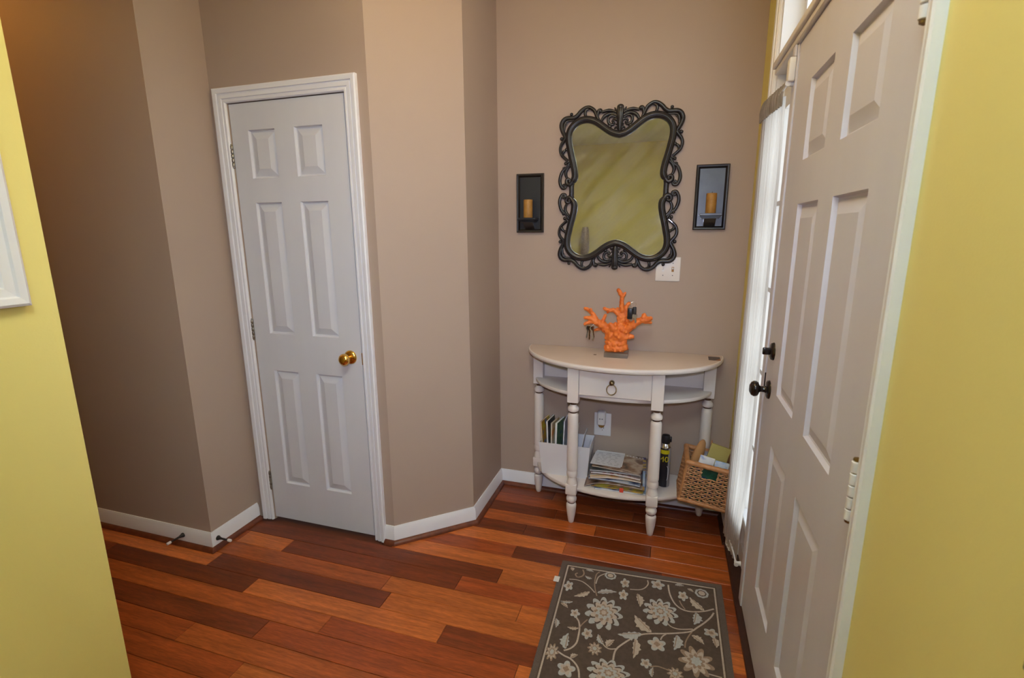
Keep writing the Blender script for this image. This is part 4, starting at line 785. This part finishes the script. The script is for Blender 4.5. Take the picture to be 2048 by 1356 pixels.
# ---------------------------------------------------------------- wicker basket wedged at the end of the shelf
BW, BD, BH = 0.212, 0.190, 0.206
bk = thing('wicker_basket', 'tilted wicker basket with a handle hole at the end of the lower shelf', 'basket', (0.216, 2.405, 0.2085), (0.0, math.radians(8.5), 0.0))
hw, hd = BW / 2, BD / 2
def rail(z, r, name, ow=0.0):
    b = new(); w, d = hw + ow, hd + ow
    for (p, q) in (((-w, -d), (w, -d)), ((w, -d), (w, d)), ((w, d), (-w, d)), ((-w, d), (-w, -d))):
        n = 14; P = [(p[0] + (q[0] - p[0]) * i / n, p[1] + (q[1] - p[1]) * i / n, z + (0.0006 if i % 2 else -0.0006)) for i in range(n + 1)]
        tube(b, P, [r * (1.0 + 0.05 * math.sin(i * 2.3)) for i in range(n + 1)], 10)
    for x in (-w, w):
        for y in (-d, d): ball(b, (x, y, z), r * 1.02, 2)
    return obj(name, recalc(b), 'wicker_rim', bk, world=False, smooth=60)
rail(BH - 0.010, 0.0122, 'top_rim'); rail(0.0, 0.0112, 'bottom_rim', -0.004)
for x, y in ((-hw, -hd), (hw, -hd), (hw, hd), (-hw, hd)):
    b = new(); tube(b, [(x * 0.97, y * 0.97, 0.0), (x, y, BH - 0.012)], 0.0075, 10); obj('corner_post', recalc(b), 'wicker_rim', bk, world=False, smooth=60)
rows = 18; zr = [0.013 + (BH - 0.036) * i / (rows - 1) for i in range(rows)]; NS = 8
for name, horiz, s, half in (('front_weave', True, -1, hw), ('back_weave', True, 1, hw), ('side_weave', False, -1, hd), ('side_weave', False, 1, hd)):
    b = new(); other = hd if horiz else hw
    stx = [-half + 2 * half * (k + 0.5) / NS for k in range(NS)]
    for ri, z in enumerate(zr):
        spans = [(-half, half)]
        if name == 'front_weave' and ri >= rows - 5: spans = [(-half, -half * 0.30), (half * 0.34, half)]
        for u0, u1 in spans:
            n = max(6, int((u1 - u0) / (2 * half) * NS * 4)); P = []
            for i in range(n + 1):
                u = u0 + (u1 - u0) * i / n
                off = 0.0052 * math.sin(PI * NS * (u + half) / (2 * half) + PI * (ri % 2)) + 0.0006 * math.sin(31 * u + ri)
                z_ = z + 0.0010 * math.sin(23 * u + 2.1 * ri)
                P.append((u, s * (other - 0.001) + off, z_) if horiz else (s * (other - 0.001) + off, u, z_))
            tube(b, P, 0.0032, 6)
    o = obj(name, recalc(b), 'wicker', bk, world=False, smooth=70); o['kind'] = 'stuff'
    b = new()
    for u in stx:
        zt_ = BH - 0.015 if not (name == 'front_weave' and -half * 0.30 < u < half * 0.34) else zr[rows - 6] + 0.003
        for du in (-0.0022, 0.0022): tube(b, [(u + du, s * (other - 0.001), 0.0), (u + du, s * (other - 0.001), zt_)] if horiz else [(s * (other - 0.001), u + du, 0.0), (s * (other - 0.001), u + du, zt_)], 0.0021, 6)
    obj('stakes', recalc(b), 'wicker', bk, world=False, smooth=70)
obj('base', bx(-hw + 0.006, hw - 0.006, -hd + 0.006, hd - 0.006, -0.003, 0.003), 'wicker', bk, world=False)
BM = full(bk)
def inside(name, label, cat, loc, rot):
    o = thing(name, label, cat); m = BM @ Matrix.Translation(loc); o.location = m.to_translation()
    o.rotation_euler = (Matrix.Rotation(math.radians(8.5), 3, 'Y') @ Matrix.Rotation(rot[2], 3, 'Z') @ Matrix.Rotation(rot[1], 3, 'Y') @ Matrix.Rotation(rot[0], 3, 'X')).to_euler(); return o
o = inside('kraft_sleeve', 'brown kraft paper sleeve sticking out of the wicker basket', 'paper', (-0.052, 0.034, 0.162), (-0.10, 0.14, 0.25))
b = new(); n = 14; A = []
for z, r0, r1 in ((-0.13, 0.028, 0.020), (0.0, 0.030, 0.016), (0.06, 0.025, 0.011), (0.095, 0.016, 0.008), (0.108, 0.006, 0.004)): A.append([b.verts.new((r0 * math.cos(2 * PI * i / n), r1 * math.sin(2 * PI * i / n), z)) for i in range(n)])
for k in range(4):
    for i in range(n): b.faces.new((A[k][i], A[k][(i + 1) % n], A[k + 1][(i + 1) % n], A[k + 1][i]))
b.faces.new(A[0][::-1]); b.faces.new(A[-1]); obj('sleeve', recalc(b), 'kraft', o, world=False, smooth=50)
o = inside('olive_carton', 'olive yellow open carton standing askew in the wicker basket', 'box', (0.032, 0.026, 0.168), (-0.10, 0.12, 0.0))
b = new(); box(b, -0.046, 0.046, -0.005, 0.005, -0.145, 0.096); obj('carton', b, 'olive_card', o, world=False)
for s in (-1, 1):
    b = new(); tube(b, [(s * 0.044, 0.0, 0.088), (s * 0.048, 0.010, 0.106)], [0.006, 0.002], 6); obj('flap', b, 'kraft', o, world=False)
o = inside('white_packet', 'white packet with blue print behind the front rim of the basket', 'packet', (-0.022, -0.040, 0.118), (0.0, 0.06, 0.0)); obj('packet', bx(-0.034, 0.034, -0.006, 0.006, -0.105, 0.105, bev=0.003, seg=2), 'pack_white_blue', o, world=False, smooth=50)
o = inside('blue_packet', 'bright blue packet behind the front rim of the basket', 'packet', (0.050, -0.038, 0.116), (0.0, 0.03, 0.05)); obj('packet', bx(-0.032, 0.032, -0.006, 0.006, -0.100, 0.098, bev=0.003, seg=2), 'pack_blue', o, world=False, smooth=50)
o = inside('dark_green_box', 'dark green box deep inside the basket, seen through the handle hole', 'box', (0.006, -0.066, 0.098), (0.0, 0.0, 0.0)); obj('carton', bx(-0.085, 0.085, -0.012, 0.012, -0.093, 0.078, bev=0.002), 'pack_green', o, world=False)
o = inside('grey_packet', 'grey and violet packet between kraft sleeve and olive carton', 'packet', (-0.008, 0.076, 0.105), (0.0, 0.05, 0.0)); obj('packet', bx(-0.022, 0.022, -0.005, 0.005, -0.095, 0.095, bev=0.002), 'pack_grey', o, world=False)

# ---------------------------------------------------------------- sidelight curtain on two sash rods
cu = thing('sidelight_curtain', 'sheer pale curtain gathered on two rods over the narrow sidelight', 'curtain', (XF - 0.02, 2.12, 0.13))
def rod(z, dz, name, yend):
    o = obj(name, tube(new(), [(XF - 0.028, 2.300, z + dz), (XF - 0.020, yend, z)], 0.0034, 10), 'white_trim', cu, smooth=60)
    for y, zz, x in ((2.292, z + dz, XF - 0.028), (yend, z, XF - 0.020)):
        b = new(); tube(b, [(XF - 0.003, y, zz), (x - 0.004, y, zz)], [0.010, 0.005], 12); tube(b, [(x - 0.001, y - 0.012, zz), (x - 0.001, y + 0.012, zz)], [0.009, 0.005], 10); obj('bracket', recalc(b), 'white_trim', o, smooth=50)
rod(1.945, -0.020, 'rod', 1.930); rod(0.150, -0.02, 'rod', 1.985)
def drape(zlist, name, m, amp=0.006, folds=9):
    b = new(); ny = 110; G = []
    for z, yl, yr, push in zlist:
        row = []
        for i in range(ny + 1):
            u = i / ny; y = yl + (yr - yl) * u
            x = XF - 0.033 - push + 0.024 * u ** 1.5 + amp * math.sin(2 * PI * folds * u + 0.6 * math.sin(3 * z)) + 0.35 * amp * math.sin(2 * PI * folds * 2.3 * u + 2 * z)
            row.append(b.verts.new((min(x, XF - 0.0055), y, z)))
        G.append(row)
    for k in range(len(G) - 1):
        for i in range(ny): b.faces.new((G[k][i], G[k][i + 1], G[k + 1][i + 1], G[k + 1][i]))
    return obj(name, b, m, cu, smooth=180)
Z = [0.105, 0.135, 0.150, 0.165, 0.20, 0.26, 0.36, 0.5, 0.7, 0.9, 1.1, 1.3, 1.5, 1.65, 1.78, 1.86, 1.90, 1.925]
def yr_(z): return 1.965 if 0.55 < z < 1.7 else (1.965 + 0.085 * min(1, (0.55 - z) / 0.35) ** 1.2 if z <= 0.55 else 1.965 + 0.03 * (z - 1.7) / 0.2)
drape([(z, 2.286, yr_(z), 0.0) for z in Z], 'panel', 'sheer_curtain')
drape([(1.895, 2.290, 1.990, 0.010), (1.93, 2.290, 1.990, 0.012), (1.955, 2.288, 1.992, 0.008), (1.968, 2.286, 1.995, 0.002)], 'heading', 'fabric_sheer', 0.004, 12)

se = thing('door_sensor', 'small white alarm sensor on the post at the top of the front door', 'sensor', (XF - 0.004, 1.928, 1.985))
obj('case', bx(-0.020, 0.0, -0.019, 0.019, -0.036, 0.036, bev=0.004, seg=3), 'outlet_white', se, world=False, smooth=50)
obj('bracket', bx(-0.008, 0.0, -0.018, 0.012, 0.036, 0.070, bev=0.002), 'front_door_white', se, world=False)

# ---------------------------------------------------------------- door stops, frames on the yellow walls
def doorstop(loc, rz, label):
    o = thing('door_stop', label, 'door stop', loc, (0, 0, rz))
    obj('stem', lathe(new(), [(0.0, 0.0), (0.0115, 0.0), (0.0115, -0.003), (0.0075, -0.012), (0.0050, -0.022), (0.0045, -0.062), (0.0055, -0.064)], axis='y', seg=16), 'rubber_black', o, world=False, smooth=45)
    obj('rubber_tip', lathe(new(), [(0.0058, -0.062), (0.0068, -0.064), (0.0068, -0.078), (0.0052, -0.081), (0.0, -0.0812)], axis='y', seg=16), 'rubber_white', o, world=False, smooth=45)
doorstop((-2.173, YA - 0.013, 0.054), -0.06, 'black door stop with white rubber tip on the shaded hall baseboard')
doorstop((XA + 0.013, 1.6115, 0.051), PI / 2, 'black door stop with white rubber tip on the baseboard next to the closet door')

def picture(name, label, x, facing, y0, y1, z0, z1, prof, mf, ma):
    o = thing(name, label, 'picture frame', (x, (y0 + y1) / 2, z0)); b = new(); R = []
    for u, v in prof: R.append([b.verts.new((x + facing * v, y, z)) for y, z in ((y0 + u, z0 + u), (y1 - u, z0 + u), (y1 - u, z1 - u), (y0 + u, z1 - u))])
    for k in range(len(R) - 1):
        for i in range(4): b.faces.new((R[k][i], R[k][(i + 1) % 4], R[k + 1][(i + 1) % 4], R[k + 1][i]))
    b.faces.new(R[0]); recalc(b); obj('frame', b, mf, o)
    u = prof[-1][0]; xs = sorted((x + facing * 0.004, x + facing * (prof[-1][1] - 0.001)))
    obj('picture', bx(xs[0], xs[1], y0 + u - 0.002, y1 - u + 0.002, z0 + u - 0.002, z1 - u + 0.002), ma, o)
picture('picture_frame', 'white stepped picture frame hanging on the bright yellow wall', XY, 1, 0.22, 0.779, 1.316, 2.05, [(0.0, 0.0), (0.0, 0.022), (0.006, 0.026), (0.020, 0.024), (0.024, 0.018), (0.042, 0.016), (0.048, 0.010), (0.062, 0.009)], 'frame_white', 'frame_art')
picture('picture_frame', 'black picture frame on the yellow wall beside the front door', XF, -1, 0.12, 0.512, 1.078, 1.50, [(0.0, 0.0), (0.0, 0.018), (0.004, 0.021), (0.022, 0.019), (0.026, 0.010)], 'frame_black', 'frame_art')

# vase on a wall shelf behind the camera, seen only in the mirror
sh = thing('wall_shelf', 'white wall shelf on the rear yellow wall', 'shelf', (-1.22, YR, 1.02)); obj('board', bx(-0.24, 0.24, 0.0, 0.20, -0.025, 0.0, bev=0.003), 'white_trim', sh, world=False)
for s in (-0.17, 0.17): obj('bracket', bx(s - 0.012, s + 0.012, 0.0, 0.15, -0.10, -0.025), 'white_trim', sh, world=False)
va = thing('mosaic_vase', 'glittering brown mosaic vase on the wall shelf, seen in the mirror', 'vase', (-1.22, YR + 0.105, 1.02))
obj('vessel', lathe(new(), [(0.040, 0.0), (0.046, 0.004), (0.058, 0.08), (0.066, 0.25), (0.064, 0.40), (0.052, 0.50), (0.042, 0.54), (0.038, 0.539), (0.032, 0.50), (0.0, 0.48)], seg=28), 'vase_mosaic', va, world=False, smooth=50)

# ---------------------------------------------------------------- floral rug
RZ = 0.010
rug = thing('floral_rug', 'taupe rug with cream and blue-grey floral scrolls by the front door', 'rug', (-0.045, 1.43, 0))
Q = [(-0.358, 0.86), (0.290, 0.87), (0.2935, 2.019), (-0.384, 1.983)]       # its four corners
def rq(u, v):
    a = Vector(Q[0]).lerp(Vector(Q[1]), u); c = Vector(Q[3]).lerp(Vector(Q[2]), u); return a.lerp(c, v)
def rrect(i):                                                   # corners moved in by i metres
    return [rq(i / 0.66, i / 1.14), rq(1 - i / 0.66, i / 1.14), rq(1 - i / 0.66, 1 - i / 1.14), rq(i / 0.66, 1 - i / 1.14)]
b = new(); prism(b, [tuple(p) for p in rrect(0.004)], 0.0, RZ); obj('pile', b, 'rug_pile', rug)
def band(i0, i1, z0, z1):
    b = new(); A, B = rrect(i0), rrect(i1)
    R = [[b.verts.new((*p, z)) for p in q] for q, z in ((A, z0), (A, z1), (B, z1), (B, z0))]
    for k in range(4):
        for i in range(4): b.faces.new((R[k][i], R[k][(i + 1) % 4], R[(k + 1) % 4][(i + 1) % 4], R[(k + 1) % 4][i]))
    return recalc(b)
obj('binding', band(0.0, 0.022, 0.0, RZ + 0.0012), 'rug_binding', rug)
obj('border_line', band(0.027, 0.033, RZ - 0.001, RZ + 0.0010), 'rug_cream', rug)
obj('care_tag', bx(-0.395, -0.372, 1.835, 1.868, RZ + 0.0012, RZ + 0.003), 'rug_tag', rug)
def flatshape(bm, pts, z, h=0.0012):
    a = [bm.verts.new((x, y, z)) for x, y in pts]; c = [bm.verts.new((x, y, z - h)) for x, y in pts]; n = len(pts)
    f = bm.faces.new(a)
    for i in range(n): bm.faces.new((a[i], c[i], c[(i + 1) % n], a[(i + 1) % n]))
    if f.normal.z < 0 or True: recalc(bm)
def petals(cx, cy, rx, ry, n, depth, ph=0.0, sharp=1.0, m=8):
    out = []
    for i in range(n * m):
        t = 2 * PI * i / (n * m); k = abs(math.cos(n * t / 2 + ph)) ** sharp
        r = 1 - depth * (1 - k); out.append((cx + rx * r * math.cos(t), cy + ry * r * math.sin(t)))
    return out
IN = rrect(0.036)
def clampin(p):
    return (min(max(p[0], -0.348), 0.256), min(max(p[1], 0.90), 1.95 + 0.05 * (p[0] + 0.384)))
def lobed_leaf(p, q, w):
    p, q = Vector(p), Vector(q); d = q - p; s = Vector((-d.y, d.x)).normalized(); L = []; R = []
    for i in range(13):
        t = i / 12; c = p + d * t + s * 0.18 * w * math.sin(PI * t); k = math.sin(PI * t ** 0.8) * (1 + 0.28 * math.sin(9 * t * PI))
        L.append(c + s * w * 0.62 * max(k, 0.02)); R.append(c - s * w * 0.42 * max(k, 0.02))
    return [tuple(v) for v in L + R[::-1]]
def ribbon(bm, pts, w, z):
    P = smooth_path([(x, y, 0) for x, y in pts], 5); A = []; B = []
    for i, p in enumerate(P):
        d = (P[min(i + 1, len(P) - 1)] - P[max(i - 1, 0)]); s = Vector((-d.y, d.x, 0)).normalized() * w / 2
        A.append(clampin((p.x + s.x, p.y + s.y))); B.append(clampin((p.x - s.x, p.y - s.y)))
    a = [bm.verts.new((*q, z)) for q in A]; c = [bm.verts.new((*q, z)) for q in B]
    for i in range(len(a) - 1): bm.faces.new((a[i], c[i], c[i + 1], a[i + 1]))
    recalc(bm)
RV = RZ + 0.0008
for shift in (0.0, -0.62):
    keep = lambda y: 0.92 < y < (1.34 if shift else 2.0)
    for i, v in enumerate(RUG_VINES):
        v = [(x, y + shift) for x, y in v]
        if not all(keep(y) for x, y in v): continue
        b = new(); ribbon(b, v, 0.0065 if len(v) > 5 else 0.005, RV)
        obj('vine', b, 'rug_cream' if i % 3 else 'rug_tan', rug)
    for i, (p, q, w) in enumerate(RUG_LEAVES):
        p = (p[0], p[1] + shift); q = (q[0], q[1] + shift)
        if not (keep(p[1]) and keep(q[1])): continue
        b = new(); flatshape(b, [clampin(t) for t in lobed_leaf(p, q, w * 1.15)], RV + 0.0003)
        lf = obj('leaf', b, 'rug_blue' if i % 2 else 'rug_cream', rug)
        b = new(); ribbon(b, [Vector(p).lerp(Vector(q), 0.08), Vector(p).lerp(Vector(q), 0.5), Vector(p).lerp(Vector(q), 0.85)], 0.0035, RV + 0.0007); obj('leaf_vein', b, 'rug_tan', lf)
    for i, (kind, cx, cy, rx, ry) in enumerate(RUG_FLOWERS):
        cy += shift
        if not keep(cy): continue
        spec = {'peony': [(1.0, 11, 0.30, 'rug_blue'), (0.80, 10, 0.34, 'rug_pile'), (0.72, 10, 0.30, 'rug_cream'), (0.52, 9, 0.34, 'rug_tan'), (0.44, 8, 0.30, 'rug_blue'), (0.24, 7, 0.3, 'rug_tan'), (0.14, 6, 0.2, 'rug_cream')],
                'star': [(1.0, 9, 0.46, 'rug_tan'), (0.78, 9, 0.42, 'rug_cream'), (0.50, 9, 0.35, 'rug_tan'), (0.32, 7, 0.3, 'rug_blue')],
                'ring': [(1.0, 8, 0.10, 'rug_blue'), (0.68, 8, 0.1, 'rug_pile'), (0.50, 8, 0.1, 'rug_cream')],
                'tulip': [(1.0, 5, 0.42, 'rug_blue'), (0.70, 5, 0.40, 'rug_cream'), (0.34, 4, 0.3, 'rug_tan')]}[kind]
        fl = None
        for j, (k, n, dep, m) in enumerate(spec):
            b = new(); flatshape(b, [clampin(t) for t in petals(cx, cy, rx * k * 1.06, ry * k * 1.06, n, dep, 0.5 * (i + j), 1.2)], RV + 0.0005 + 0.0003 * j)
            o = obj('flower' if fl is None else 'petal_ring', b, m, rug if fl is None else fl); fl = fl or o
